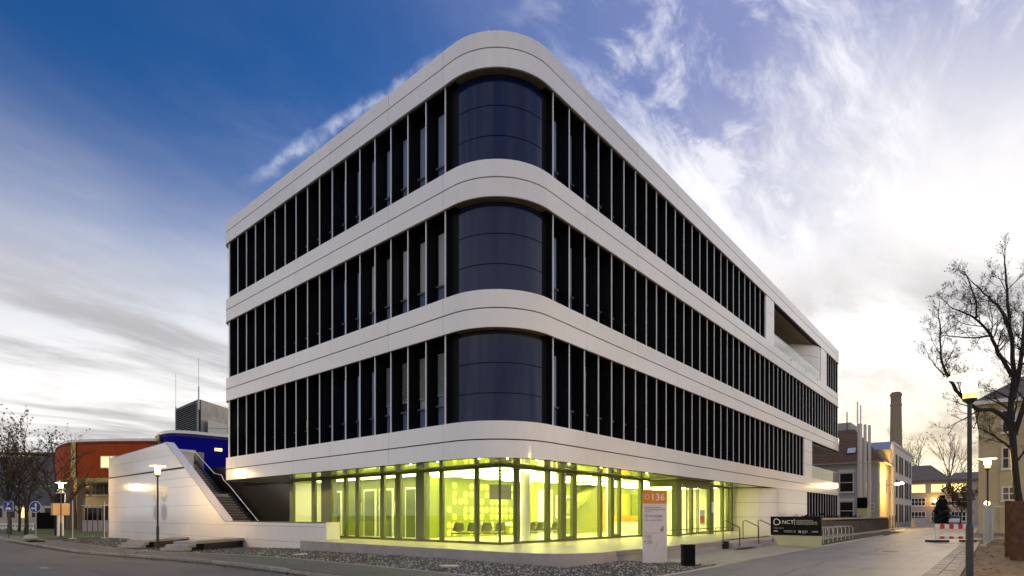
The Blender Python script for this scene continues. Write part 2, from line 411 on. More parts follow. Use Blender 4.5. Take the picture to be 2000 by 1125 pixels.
# thin edging beside gravel
eb = struct(MB().box(-3.62, -3.55, -5.7, 4, -.1, .012).build('edging', conc))
for i in range(25):
    y0 = 4 + i * 1.5; y1 = y0 + 1.48
    MB().extr([(-3.62, y0, gz(y0) - .1), (-3.55, y0, gz(y0) - .1), (-3.55, y0, gz(y0) + .012), (-3.62, y0, gz(y0) + .012)], (0, 1.48, gz(y1) - gz(y0))).build('edging_stone', conc, eb)
MB().box(-3.62, 3.6, -5.72, -5.65, -.1, .012).build('edging_stone', conc, eb)
# gravel bed
def inside_gravel(x, y):
    if y > 12: return -3.55 < x < .9
    if y > -.7: return -3.55 < x < -.42
    return -3.55 < x < 3.4 and -5.65 < y and not (x > -.35 and y > -2.7) and not (x > 1.2 and y > -3.4 and x > 2.9)
gb = MB()
for a in ((-3.55, -.36, -5.65, 4), (-.36, 3.4, -5.65, -2.6)):
    gb.quad((a[0], a[2], -.03), (a[1], a[2], -.03), (a[1], a[3], -.03), (a[0], a[3], -.03))
for i in range(22):
    y0 = 4 + i * 2; y1 = y0 + 2; xb = -.36 if y0 < 12 else .9
    gb.quad((-3.55, y0, gz(y0) - .03), (xb, y0, gz(y0) - .03), (xb, y1, gz(y1) - .03), (-3.55, y1, gz(y1) - .03))
tag(gb.build('gravel_bed', gravb), 'dark gravel bed between pavement and white building', 'gravel', kind='stuff')
octv = np.array([(1, 0, 0), (-1, 0, 0), (0, 1, 0), (0, -1, 0), (0, 0, 1), (0, 0, -1)], float)
octf = np.array([(0, 2, 4), (2, 1, 4), (1, 3, 4), (3, 0, 4), (2, 0, 5), (1, 2, 5), (3, 1, 5), (0, 3, 5)])
def stones(name, m, pts, smin, smax, label):
    n = len(pts); sc = rng.uniform(smin, smax, (n, 1, 3)) * np.array([1, 1, .7]); v = octv[None] * sc * rng.uniform(.75, 1.25, (n, 6, 1))
    a = rng.uniform(0, 6.28, n); c, s = np.cos(a), np.sin(a); b_ = rng.uniform(-.6, .6, n); cb, sb = np.cos(b_), np.sin(b_)
    x = v[..., 0] * c[:, None] - v[..., 1] * s[:, None]; y = v[..., 0] * s[:, None] + v[..., 1] * c[:, None]; z = v[..., 2]
    x, z = x * cb[:, None] - z * sb[:, None], x * sb[:, None] + z * cb[:, None]
    v = np.stack([x, y, z], -1) + np.array(pts)[:, None, :]
    f = (octf[None] + (np.arange(n) * 6)[:, None, None]).reshape(-1, 3)
    me = bpy.data.meshes.new(name); me.from_pydata(v.reshape(-1, 3).tolist(), [], f.tolist()); me.materials.append(m)
    o = bpy.data.objects.new(name, me); COL.objects.link(o); return tag(o, label, 'gravel', kind='stuff')
for nm, m, cnt, lab in (('gravel', mat('gravel_dark', (.13, .12, .095), .8, var=.5, vscale=30), 17000, 'loose dark grey gravel stones beside the terrace'),
                        ('gravel', mat('gravel_pale', (.42, .40, .32), .8, var=.4, vscale=30), 6000, 'loose pale gravel stones among the darker ones')):
    pts = []
    while len(pts) < cnt:
        r_ = rng.random()
        if r_ < .45: x, y = rng.uniform(-3.5, 3.4), rng.uniform(-5.6, 3)
        else: x, y = rng.uniform(-3.5, .9), rng.uniform(0, 44) if r_ < .8 else rng.uniform(0, 16)
        if inside_gravel(x, y): pts.append((x, y, gz(y) - .012 + rng.uniform(-.01, .022)))
    stones(nm, m, pts, .022, .052, lab)
# right hand side: apron, pavers, earth
struct(MB().prism([(3.4, -5.65), (26, -5.65), (26, -1.0), (2.9, -1.0), (2.9, -3.6)], -.3, .0).build('apron', apron))
rp = struct(MB().box(-20, 80, -11.35, -10.57, -.3, -.02).build('pavement_strip', mat('paver_bed', (.12, .11, .09), .9)))
pv = mat('paver', (.36, .33, .27), .8, rnd=.18, var=.2, vscale=5, bump=.25, bscale=25)
px_ = -2.
while px_ < 34:
    w = random.choice([.42, .5, .62])
    for (ya, yb) in ((-10.84, -10.58), (-11.10, -10.86)):
        MB().box(px_ + .012, px_ + w - .012, ya, yb, -.06, random.uniform(-.006, .012)).build('paver', pv, rp)
    px_ += w
for i in range(36):
    MB().box(-3 + i, -3 + i + .985, -11.28, -11.13, -.1, .05).build('kerb_stone', kerbm, rp)
b = MB(); nx, ny = 90, 26
for i in range(nx):
    for j in range(ny):
        x = -5 + i * 1.1; y = -11.32 - j * .45
        b.v.append((x, y, .0 + .05 * math.sin(x * 1.7 + y * 2.3) * math.sin(y * 3.1) + rng.uniform(-.03, .05)))
for i in range(nx - 1):
    for j in range(ny - 1): b.f.append((i * ny + j, i * ny + j + 1, (i + 1) * ny + j + 1, (i + 1) * ny + j))
struct(b.build('earth', earth, smooth=True))
b = MB()
for i in range(1500):
    x = rng.uniform(4, 45); y = rng.uniform(-17, -11.3); a = rng.uniform(0, 6.28); s = rng.uniform(.025, .07); c, q = math.cos(a) * s, math.sin(a) * s; z = .07
    b.quad((x - c, y - q, z), (x + q, y - c, z + rng.uniform(.0, .03)), (x + c, y + q, z), (x - q, y + c, z + rng.uniform(0, .03)))
tag(b.build('leaf_litter', leafl), 'brown fallen leaves on the bare earth strip', 'leaves', kind='stuff')
b = MB()
for i in range(500):
    x = rng.normal(12.2, .5); y = -3.42 - abs(rng.normal(0, .12)); a = rng.uniform(0, 6.28); s = rng.uniform(.02, .05); c, q = math.cos(a) * s, math.sin(a) * s; z = .012 + rng.uniform(0, .05)
    b.quad((x - c, y - q, z), (x + q, y - c, z + rng.uniform(.0, .03)), (x + c, y + q, z), (x - q, y + c, z + rng.uniform(0, .03)))
tag(b.build('leaf_litter', leafl), 'brown leaves blown against the foot of the entrance steps', 'leaves', kind='stuff')
# crack / tar seam and patches in the service road
crk = MB(); pth = [(x, -7.9 + .18 * math.sin(x * .35) + .05 * math.sin(x * 2.1)) for x in np.arange(-2, 46, .8)]
for (xa, ya), (xb, yb) in zip(pth[:-1], pth[1:]): crk.quad((xa, ya - .018, -.016), (xb, yb - .018, -.016), (xb, yb + .018, -.016), (xa, ya + .018, -.016))
tar = mat('tar_seam', (.03, .03, .03), .6)
struct(crk.build('road_seam', tar))
ck = MB(); rs0 = random.Random(2)
for k in range(7):
    x, y = rs0.uniform(-12, -7), rs0.uniform(6, 30); a = rs0.uniform(0, 6.28)
    for i in range(14):
        a += rs0.uniform(-.5, .5); x2, y2 = x + .28 * math.cos(a), y + .28 * math.sin(a); nx_, ny_ = -math.sin(a) * .012, math.cos(a) * .012
        ck.quad((x - nx_, y - ny_, gz(y) - .095), (x2 - nx_, y2 - ny_, gz(y2) - .095), (x2 + nx_, y2 + ny_, gz(y2) - .095), (x + nx_, y + ny_, gz(y) - .095)); x, y = x2, y2
struct(ck.build('road_crack', tar))
gu = MB()
for i in range(6): gu.box(-6.12 + .065 * i, -6.085 + .065 * i, 12.0, 12.4, gz(12) - .13, gz(12) - .09)
tag(gu.build('gully_grate', mat('grate_iron', (.05, .045, .04), .6)), 'small iron gully grate in the street beside the kerb', 'grate')
pm = mat('worn_line_paint', (.42, .41, .38), .8, var=.4, vscale=14)
q = gz(10) - .094
struct(MB().poly([(-9.3, 8.2, q), (-9.12, 8.25, q), (-9.5, 11.4, gz(11.4) - .094), (-9.68, 11.35, gz(11.4) - .094)]).build('road_marking', pm))
o = MB().lathe((14.5, -8.6, -.03), [(.31, 0), (.31, .018), (.28, .02)], 24).build('manhole_cover', mat('cast_iron', (.06, .055, .05), .6, metal=.4, bump=.6, bscale=60)); tag(o, 'dark round manhole cover in the service road', 'cover')

# ------------------------------------------------------------------ main building
LX, LY = 51.3, 21.4
bld = thing('office_building', 'large white banded office building with rounded corner and black window strips', 'building', (20, 8, 0))
bld.location = (0, 0, 0)
RC, RE = 2.4, .9
BANDS = [(3.44, 4.06, 4.69), (7.85, 8.5, 9.12), (12.26, 12.91, 13.51), (16.62, 17.27, 17.84)]
def outline(off=0., n=14):
    """plan of the slab edge, from the rear of the right end round the street corner to the rear of the left end"""
    o = off; pts = [(LX - o, 12.), (LX - o, RE)]
    c = (LX - RE, RE)
    for i in range(1, n + 1):
        a = -math.pi / 2 * i / n; pts.append((c[0] + (RE - o) * math.cos(a), c[1] + (RE - o) * math.sin(a)))
    c = (RC, RC)
    for i in range(n + 1):
        a = -math.pi / 2 - math.pi / 2 * i / n; pts.append((c[0] + (RC - o) * math.cos(a), c[1] + (RC - o) * math.sin(a)))
    c = (RE, LY - RE)
    for i in range(n + 1):
        a = math.pi - math.pi / 2 * i / n; pts.append((c[0] + (RE - o) * math.cos(a), c[1] + (RE - o) * math.sin(a)))
    pts.append((12., LY - o)); return pts
def split_path(pts, cuts):
    """cuts: list of predicate plan points on straight runs; returns list of sub-paths"""
    segs = []; cur = [pts[0]]
    for p, q in zip(pts[:-1], pts[1:]):
        here = []
        for cx, cy in cuts:
            L2 = (q[0] - p[0]) ** 2 + (q[1] - p[1]) ** 2
            if L2 < 1e-9: continue
            t = ((cx - p[0]) * (q[0] - p[0]) + (cy - p[1]) * (q[1] - p[1])) / L2
            d = math.hypot(p[0] + t * (q[0] - p[0]) - cx, p[1] + t * (q[1] - p[1]) - cy)
            if 1e-4 < t < 1 - 1e-4 and d < .02: here.append(t)
        for t in sorted(here):
            m_ = (p[0] + t * (q[0] - p[0]), p[1] + t * (q[1] - p[1])); cur.append(m_); segs.append(cur); cur = [m_]
        cur.append(q)
    segs.append(cur); return segs
def inset_ends(seg, g):
    s = [Vector((*p, 0)) for p in seg]
    s[0] = s[0] + (s[1] - s[0]).normalized() * g; s[-1] = s[-1] + (s[-2] - s[-1]).normalized() * g
    return [(p.x, p.y) for p in s]
def offset_path(seg, d):
    """shift a path to the inside of the building by d (inside is on the right when walking the outline this way)"""
    out = []
    for i, p in enumerate(seg):
        a = seg[max(i - 1, 0)]; b_ = seg[min(i + 1, len(seg) - 1)]
        t = Vector((b_[0] - a[0], b_[1] - a[1])).normalized(); nrm_ = Vector((t.y, -t.x)); out.append((p[0] + nrm_.x * d, p[1] + nrm_.y * d))
    return out
def wallstrip(seg, z0, z1, d):
    inn = offset_path(seg, d); b = MB(); k = len(seg)
    for (x, y), (a, c) in zip(seg, inn): b.v += [(x, y, z0), (x, y, z1), (a, c, z1), (a, c, z0)]
    for i in range(k - 1):
        for j in range(4): q = (j + 1) % 4; b.f.append((4 * i + j, 4 * i + q, 4 * i + 4 + q, 4 * i + 4 + j))
    b.f.append((3, 2, 1, 0)); e = 4 * (k - 1); b.f.append((e, e + 1, e + 2, e + 3)); return b
PX = [2.78 + 1.0155 * i for i in range(49)]
PY = [2.87 + 1.035 * i for i in range(18)]
OUT = outline(0)
cutsX = [PX[2] + 4.062 * i for i in range(12)]; cutsY = [2.87, 5.975, 10.115, 13.22, 16.325, 19.43]
CUTS = [(x, 0) for x in cutsX] + [(0, y) for y in cutsY] + [(LX, 4), (LX, 8), (4, LY), (8, LY)]
SEGS = split_path(OUT, CUTS)
for bi, (z0, zg, z1) in enumerate(BANDS):
    core = wallstrip(offset_path(OUT, .07), z0 + .02, z1 - .03, .35).build('band_core', dark_core, bld)
    for seg in SEGS:
        s2 = inset_ends(seg, .009)
        for (a, c) in ((z0, zg - .022), (zg + .022, z1)):
            wallstrip(s2, a, c, .06).build('fascia_panel', white, bld, smooth=True)
    # top cap and underside strip of the band
    if bi: 
        i0, i1, i2, i3 = offset_path(OUT, .08), offset_path(OUT, .15), offset_path(OUT, .95), offset_path(OUT, .38); sb = MB(); hb_ = MB(); zq = z0 + .015
        for k in range(len(i0) - 1):
            corner = max(i0[k][0], i0[k + 1][0]) < RC + .05 and max(i0[k][1], i0[k + 1][1]) < RC + .05 or max(i0[k][0], i0[k + 1][0]) < RE + .1 and i0[k][1] > LY - RE - .1
            j1 = i3 if corner else i1
            sb.quad((*i0[k], zq), (*i0[k + 1], zq), (*j1[k + 1], zq), (*j1[k], zq)); hb_.quad((*j1[k], zq), (*j1[k + 1], zq), (*i2[k + 1], zq), (*i2[k], zq))
        sb.build('soffit_strip', brown, bld); hb_.build('head_lining', black, bld)
    if bi < 3:
        i0, i1 = offset_path(OUT, .055), offset_path(OUT, .9); sb = MB()
        for k in range(len(i0) - 1): sb.quad((*i0[k], z1 - .012), (*i0[k + 1], z1 - .012), (*i1[k + 1], z1 - .012), (*i1[k], z1 - .012))
        sb.build('ledge', white, bld)
MB().prism([(p[0], p[1]) for p in outline(.3)], 17.5, 17.78).build('roof', slate, bld)
# lightning rods along the roof edge
for p in [(0.1, 18.5), (.1, 15.4), (.1, 12.2), (.1, 9), (.1, 5.6), (.45, 1.1), (2.0, .1), (24, .1)]:
    MB().tube([(p[0] + .2, p[1] + .2, 17.7), (p[0] + .2, p[1] + .2, 18.25)], .008, 5).build('lightning_rod', alu, bld)

# window strips: three storeys
FL = [(4.69, 7.85), (9.12, 12.26), (13.51, 16.62)]
H0 = 3.16
fin_r = MB().box(-.018, .018, .135, .66, 0, 1); fin_r = fin_r.build('fin', black, bld)
fin_l = MB().box(.135, .66, -.018, .018, 0, 1).build('fin', black, bld)
fin_r.hide_render = False
nose_r = MB().box(-.021, .021, .10, .134, 0, 1).build('tmp', alu, None); nose_l = MB().box(.10, .134, -.021, .021, 0, 1).build('tmp', alu, None)
meshes = dict(fr=fin_r.data, fl=fin_l.data, nr=nose_r.data, nl=nose_l.data)
for o in (fin_r, fin_l, nose_r, nose_l): bpy.data.objects.remove(o)
for k_, nme in (('fr', 'fin'), ('fl', 'fin'), ('nr', 'fin_edge'), ('nl', 'fin_edge')): meshes[k_].name = nme
def bay_mesh(side, w, kind):
    """window of one bay, local origin at its foot on the facade line"""
    b = MB()
    bx = (lambda a0, a1, d0, d1, z0, z1: b.box(a0, a1, d0, d1, z0, z1)) if side == 'R' else (lambda a0, a1, d0, d1, z0, z1: b.box(d0, d1, a0, a1, z0, z1))
    if kind == 'frame':
        bx(.018, w - .018, .63, .72, 0, .05); bx(.018, w - .018, .63, .72, 2.82, 3.2); bx(.018, .075, .63, .72, .05, 2.82); bx(w - .075, w - .018, .63, .72, .05, 2.82)
    elif kind.startswith('pane'): bx(.077, w - .077, .66, .69, .90, 2.80)
    elif kind == 'spandrel': bx(.077, w - .077, .65, .69, .06, .82)
    elif kind == 'sill': bx(.02, w - .02, .57, .70, .82, .88)
    elif kind == 'blind':
        for i in range(24): bx(.09, w - .09, .605, .635, 1.28 + i * .064, 1.28 + i * .064 + .022)
        bx(.09, w - .09, .60, .64, 1.22, 1.26)
    elif kind == 'curtain': 
        if side == 'L': bx(w * .30, w * .62, .62, .655, .92, 2.75)
        else: bx(w * .08, w * .3, .62, .655, .92, 2.75)
    return b
BAY = {}
for side, w in (('R', 1.0155), ('L', 1.035)):
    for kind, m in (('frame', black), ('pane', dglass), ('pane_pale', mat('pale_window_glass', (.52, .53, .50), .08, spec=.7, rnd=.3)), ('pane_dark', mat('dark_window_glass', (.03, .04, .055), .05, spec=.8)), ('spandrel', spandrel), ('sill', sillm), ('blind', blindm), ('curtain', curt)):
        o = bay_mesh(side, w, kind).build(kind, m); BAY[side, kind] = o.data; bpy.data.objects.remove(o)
def fin(side, c, z0, z1):
    loc = (c, 0, z0) if side == 'R' else (0, c, z0)
    f = share('fin', meshes['fr' if side == 'R' else 'fl'], bld, loc, sc=(1, 1, z1 - z0))
    share('fin_edge', meshes['nr' if side == 'R' else 'nl'], f)
bay_rs = random.Random(8)
def bay(side, c, z0, extra=None, look=None):
    loc = (c, 0, z0) if side == 'R' else (0, c, z0)
    w = share('window', BAY[side, 'frame'], bld, loc)
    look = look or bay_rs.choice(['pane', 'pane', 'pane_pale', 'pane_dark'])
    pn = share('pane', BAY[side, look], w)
    for k_ in ('spandrel', 'sill') + ((extra,) if extra else ()): share(k_, BAY[side, k_], w)
    return w
for fl, (z0, z1) in enumerate(FL):
    for i in range(18):
        fin('L', PY[i], z0 - .01, z1 + .01)
        if i < 17:
            ex = None
            if fl == 0 and i < 4: ex = 'blind'
            if fl == 1 and (i in (1, 2, 3, 6, 7, 8)): ex = 'curtain'
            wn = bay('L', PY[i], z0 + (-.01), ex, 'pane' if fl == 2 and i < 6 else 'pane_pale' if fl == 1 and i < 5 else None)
            if fl == 0 and i in (9, 10, 11):   # coloured posters stuck on the panes
                MB().box(.60, .625, .62, .98, .95, 1.35).build('poster', mat('poster_' + 'abc'[i - 9], ((.5, .36, .03), (.05, .2, .45), (.03, .06, .5))[i - 9], .5), wn)
            if fl == 0 and i in (15, 16): MB().box(.61, .635, .5, 1.0, 1.3, 2.75).build('lit_blind', emit_mat('dim_green_room', (.5, .55, .25), .18), wn)
    rngs = {0: [(0, 34)], 1: [(0, 47)], 2: [(0, 24), (42, 47)]}[fl]
    for a, c in rngs:
        for i in range(a, c + 1):
            fin('R', PX[i], z0 - .01, z1 + .01)
            if i < c: bay('R', PX[i], z0 - .01, 'curtain' if (fl == 1 and i in (0, 3, 4, 7, 9) or fl == 0 and i in (0, 1, 5, 8) or fl == 2 and i in (2, 3, 6)) else None)
    # rounded corner of three curved glass panels, black jambs beside it
    n = 16; r_ = RC - .33
    hs = [(0, .99), (1.02, 2.03), (2.06, 3.02)]
    for (a, c) in hs:
        pts = [(RC + r_ * math.cos(-math.pi / 2 - math.pi / 2 * i / n), RC + r_ * math.sin(-math.pi / 2 - math.pi / 2 * i / n)) for i in range(n + 1)]
        wallstrip(pts, z0 + a, z0 + c, .06).build('corner_panel', bluep, bld, smooth=True)
    pts = [(RC + (r_ - .05) * math.cos(-math.pi / 2 - math.pi / 2 * i / n), RC + (r_ - .05) * math.sin(-math.pi / 2 - math.pi / 2 * i / n)) for i in range(n + 1)]
    wallstrip(pts, z0 - .01, z1 + .02, .1).build('corner_core', dark_core, bld)
    MB().box(RC - .0, PX[0] + .02, .34, .70, z0 - .01, z1 + .02).build('corner_jamb', black, bld)
    MB().box(.34, .70, RC - .0, PY[0] + .02, z0 - .01, z1 + .02).build('corner_jamb', black, bld)
# light end strip at the far end of the left side
for (z0, z1) in FL:
    MB().box(.10, .72, PY[17] + .03, PY[17] + .12, z0 - .01, z1 + .02).build('end_jamb', white, bld)
# solid core behind the windows
cm = dark_core
for x1_, y1_, z0_, z1_ in ((39.85, 20.55, 4.5, 8.0), (50.9, 20.56, 8.9, 12.4), (29.0, 20.57, 13.3, 16.8)):
    MB().prism([(RC, .73), (x1_, .73), (x1_, y1_), (.73, y1_), (.73, RC), (1.2, 1.2)], z0_, z1_).build('core_wall', cm, bld)
MB().box(45.7, 50.9, .73, 20.57, 13.3, 16.8).build('core_wall', cm, bld)
MB().box(29.0, 45.7, 7.0, 20.57, 13.3, 16.8).build('core_wall', cm, bld)
MB().box(39.85, 50.9, 5.0, 20.55, 4.5, 8.0).build('core_wall', white, bld)
# loggia jambs (white panels, three courses), floors and ceilings
for (xa, xb) in ((PX[24] + .03, 29.05), (43.2, PX[42] - .03)):
    for k in range(3):
        MB().box(xa, xb, .04, .5, 13.52 + k * 1.035, 13.52 + k * 1.035 + 1.02).build('jamb_panel', white, bld, bevel=.004)
for k in range(3):
    MB().box(PX[34] + .03, 39.95, .04, .5, 4.70 + k * 1.05, 4.70 + k * 1.05 + 1.035).build('jamb_panel', white, bld, bevel=.004)
MB().box(29.0, 45.7, .4, 7.1, 16.50, 16.62).build('loggia_ceiling', brown, bld)
MB().box(28.6, 29.04, .5, 7.1, 13.4, 16.62).build('loggia_wall', brown, bld)
MB().box(29.0, 45.7, .4, 7.1, 13.2, 13.42).build('loggia_floor', conc, bld)
n = 16; cxx, cyy, rr = 43.3, 4.4, 4.3
for k in range(3):
    pts = [(cxx + rr * math.cos(-math.pi / 2 - math.pi / 2 * i / n), cyy + rr * math.sin(-math.pi / 2 - math.pi / 2 * i / n)) for i in range(n + 1)]
    wallstrip(pts, 13.45 + k * 1.05, 13.45 + k * 1.05 + 1.03, .1).build('curved_wall_panel', white, bld, smooth=True)
MB().box(39.9, 51.0, .4, 5.1, 7.70, 7.86).build('loggia_ceiling', mat('grey_ceiling', (.32, .32, .32), .6), bld)
MB().box(39.9, 51.0, .4, 5.1, 4.3, 4.6).build('loggia_floor', conc, bld)
def balustrade(x0, x1, y, z0, z1, n):
    w = (x1 - x0) / n
    for i in range(n):
        MB().box(x0 + i * w + .015, x0 + (i + 1) * w - .015, y, y + .02, z0, z1).build('balustrade_pane', balg, bld)
    MB().box(x0, x1, y - .012, y + .032, z1, z1 + .035).build('top_rail', alu, bld)
balustrade(29.3, 42.9, .12, 13.5, 14.42, 8)
balustrade(40.0, 50.6, .12, 4.68, 5.72, 5)
for i in range(3):
    MB().box(50.9, 50.92, .3 + i * 1.5, .3 + i * 1.5 + 1.47, 4.68, 5.72).build('balustrade_pane', balg, bld)
MB().box(50.89, 50.93, .25, 4.8, 5.72, 5.755).build('top_rail', alu, bld)
for x in (33.2, 37.6, 41.5): MB().box(x, x + .14, -.05, .0, 13.0 + .35, 13.42).build('drain_spout', sillm, bld)

# ground floor: mirror-like soffit, glazing, lobby behind it
GX, GY, ZT, ZS = 2.68, 2.57, .36, 3.44
oi = offset_path(OUT, .065)
sof = [p for p in oi if not (p[0] > LX - RE - .01)]
sb = MB(); 
arc = [p for p in sof if p[0] <= RC + .01 and p[1] <= RC + .01]
sb.poly([(28.2, .065, ZS + .02), (28.2, GY + .06, ZS + .02), (GX + .06, GY + .06, ZS + .02)] + [(RC, .065, ZS + .02)])
sb.poly([(p[0], p[1], ZS + .02) for p in arc] + [(.065, GY + .06, ZS + .02), (GX + .06, GY + .06, ZS + .02)])
sb.poly([(.065, GY + .06, ZS + .02), (.065, LY - .1, ZS + .02), (4.2, LY - .1, ZS + .02), (GX + .06, 18.6, ZS + .02), (GX + .06, GY + .06, ZS + .02)])
sb.build('soffit', white_soffit, bld)
for (x, y) in [(.45, 5.2), (.40, 3.6), (.62, 1.7), (1.2, .9), (2.3, .5), (4.2, .4), (6.5, .4), (10.5, .4)]:
    MB().lathe((x, y, ZS + .004), [(.032, 0), (.032, .014)], 12).build('downlight', downm, bld)
MB().box(4.2, LX, 9.0, LY - .05, 3.5, 4.5).build('floor_slab', dark_core, bld)
MB().box(28.2, LX - .2, .2, 9.0, 3.5, 4.5).build('floor_slab', dark_core, bld)

def glaze(side, c0, c1, zt0=ZT + .08, zt1=ZS - .07):
    g = .01
    if side == 'L': return MB().box(GX + .03, GX + .045, c0 + g, c1 - g, zt0, zt1).build('glass_pane', glz, bld)
    return MB().box(c0 + g, c1 - g, GY + .03, GY + .045, zt0, zt1).build('glass_pane', glz, bld)
def mull(side, c0, c1, d=.16, m=post):
    if side == 'L': return MB().box(GX - .03, GX + d, c0, c1, ZT, ZS + .0).build('mullion', m, bld)
    return MB().box(c0, c1, GY - .03, GY + d, ZT, ZS + .0).build('mullion', m, bld)
ML = [(18.2, 18.6), (15.93, 16.27), (14.31, 15.30), (12.93, 13.18), (11.86, 12.16), (9.83, 10.12), (8.62, 9.0), (6.99, 7.54), (5.80, 6.0), (3.76, 3.92)]
MR_ = [(3.66, 3.84), (5.68, 5.90), (6.68, 6.96), (7.62, 7.9), (9.9, 10.05), (10.9, 11.1), (11.78, 11.9), (14.0, 14.3)]
for k, (a, c) in enumerate(ML): mull('L', a, c, .10 if c - a < .5 else .3)
for a, c in MR_: mull('R', a, c)
MB().box(GX + .0, GX + .07, GY + .0, GY + .07, ZT, ZS).build('mullion', post, bld)
ed = [18.2] + [q for a in ML[1:] for q in (a[1], a[0])] + [GY + .05]
for i in range(0, len(ed), 2): glaze('L', ed[i + 1], ed[i])
ed = [GX + .05] + [q for a in MR_ for q in a] + [15.1]
for i in range(0, len(ed) - 1, 2):
    if ed[i + 1] - ed[i] > .05: glaze('R', ed[i], ed[i + 1])
MB().box(GX - .02, GX + .11, GY + .1, 18.2, ZT + .0, ZT + .085).build('sill_rail', post, bld)
MB().box(GX - .02, 15.1, GY - .02, GY + .11, ZT + .0, ZT + .085).build('sill_rail', post, bld)
MB().box(GX - .02, GX + .11, GY + .1, 18.2, ZS - .075, ZS + .01).build('head_rail', post, bld)
MB().box(GX - .02, 15.1, GY - .02, GY + .11, ZS - .075, ZS + .01).build('head_rail', post, bld)
# opening sashes beside the mullions
for (a, c) in ((6.96, 7.62), (11.1, 11.78)):
    f = MB().box(a, c, GY - .05, GY - .032, ZT + .09, ZT + .2).box(a, c, GY - .05, GY - .032, ZS - .2, ZS - .09).box(a, a + .07, GY - .05, GY - .032, ZT + .2, ZS - .2).box(c - .07, c, GY - .05, GY - .032, ZT + .2, ZS - .2)
    f.build('sash_frame', post, bld)

# entrance vestibule
vx0, vx1, vy = 15.2, 20.4, 1.05
MB().box(vx0, vx0 + .62, vy, vy + .16, ZT, ZS).box(vx0, vx0 + .16, vy + .16, vy + .3, ZT, ZS).build('vestibule_post', post, bld)
MB().box(vx1 - .45, vx1, vy, vy + .16, ZT, ZS).build('vestibule_post', post, bld)
MB().box(vx0, vx0 + .1, vy + .3, GY + .1, ZS - .4, ZS).build('vestibule_head', post, bld)
MB().box(vx0 + .62, vx1 - .45, vy, vy + .14, ZS - .28, ZS).build('vestibule_head', post, bld)
MB().box(vx0, vx0 + .1, vy + .3, GY + .1, ZT, ZT + .09).build('vestibule_sill', post, bld)
MB().box(vx0 + .04, vx0 + .055, vy + .3, GY + .02, ZT + .09, ZS - .4).build('glass_pane', glz, bld)
dm = mat('door_frame_grey', (.20, .20, .13), .4, metal=.3)
for (a, c, d) in ((vx0 + .64, vx0 + 1.5, .05), (vx0 + 1.5, vx0 + 2.25, .11), (vx0 + 2.25, vx0 + 3.0, .11), (vx0 + 3.0, vx1 - .47, .05)):
    dr = MB().box(a, a + .06, vy + d, vy + d + .04, ZT + .02, ZS - .3).box(c - .06, c, vy + d, vy + d + .04, ZT + .02, ZS - .3).box(a + .06, c - .06, vy + d, vy + d + .04, ZT + .02, ZT + .12).box(a + .06, c - .06, vy + d, vy + d + .04, ZS - .42, ZS - .3).build('sliding_door', dm, bld)
    MB().box(a + .07, c - .07, vy + d + .015, vy + d + .025, ZT + .13, ZS - .43).build('glass_pane', glz, dr)
MB().box(vx0 + .8, vx1 - .8, vy - .03, vy - .002, ZS - .36, ZS - .28).build('door_sensor', dm, bld)
MB().box(vx1 - .36, vx1 - .12, vy - .05, vy - .002, 1.65, 2.3).build('intercom', ceilw, bld)
MB().box(vx0 + .65, vx1 - .5, vy + .15, GY, ZS - .04, ZS + .0).build('vestibule_ceiling', ceilw, bld)
# notice on the door, orange and white
nt_ = MB().box(vx0 + 3.1, vx0 + 3.8, vy + .0, vy + .012, .95, 1.8).build('door_notice', mat('notice_white', (.8, .78, .7), .5), bld)
MB().box(vx0 + 3.14, vx0 + 3.76, vy - .006, vy - .001, 1.05, 1.45).build('notice_print', orange, nt_)
# glazing beyond the vestibule
MR2 = [(20.6, 20.9), (23.5, 23.75), (25.9, 26.25), (26.95, 27.2), (27.6, 27.95)]
for a, c in MR2: mull('R', a, c)
for a, c in ((20.9, 23.5), (23.75, 25.9), (26.25, 26.95), (27.2, 27.6)): glaze('R', a, c)
MB().box(20.4, 27.95, GY - .02, GY + .11, ZT, ZT + .085).build('sill_rail', post, bld)
MB().box(20.4, 27.95, GY - .02, GY + .11, ZS - .075, ZS + .01).build('head_rail', post, bld)
# white rounded wall beyond the entrance
n = 12; rr = 2.2; wp = [(38.2, .03), (34.1, .03), (30.15, .03)] + [(30.15 + rr * math.cos(-math.pi / 2 - math.pi / 2 * i / n), 2.23 + rr * math.sin(-math.pi / 2 - math.pi / 2 * i / n)) for i in range(1, n + 1)] + [(27.95, 2.75)]
ws = split_path(wp, []); 
for i0, i1 in ((0, 1), (1, 2), (2, 9), (9, len(wp) - 1)):
    seg = inset_ends(wp[i0:i1 + 1], .006)
    for k, (a, c) in enumerate(((.0, 1.35), (1.365, 2.40), (2.415, 3.43))):
        wallstrip(seg, a, c, .08).build('wall_panel', white, bld, smooth=True)
wallstrip(offset_path(wp, .06), 0, 3.44, .2).build('wall_core', dark_core, bld)
# slatted ground floor windows at the far end
for i in range(35, 48):
    share('fin_edge', meshes['nr'], share('fin', meshes['fr'], bld, (PX[i], 0, .3), sc=(1, 1, 3.15)))
MB().box(PX[35], 51, .66, .9, .3, 3.45).build('core_wall', dglass, bld)
MB().box(PX[47] + .03, 51.2, .08, .5, .0, 3.45).build('end_jamb', white, bld)
MB().box(38.2, 51.2, .05, .6, -.1, .3).build('base_wall', granite, bld)

# lobby
MB().box(GX + .12, 28, GY + .12, 18.6, ZT - .2, ZT + .003).build('lobby_floor', floorm, bld)
MB().box(GX + .12, 28, GY + .12, 18.6, ZS - .02, ZS + .1).build('lobby_ceiling', ceilw, bld)
pw = MB().box(5.76, 11.6, 9.1, 9.3, ZT, ZS - .02).build('petal_wall', lime, bld)
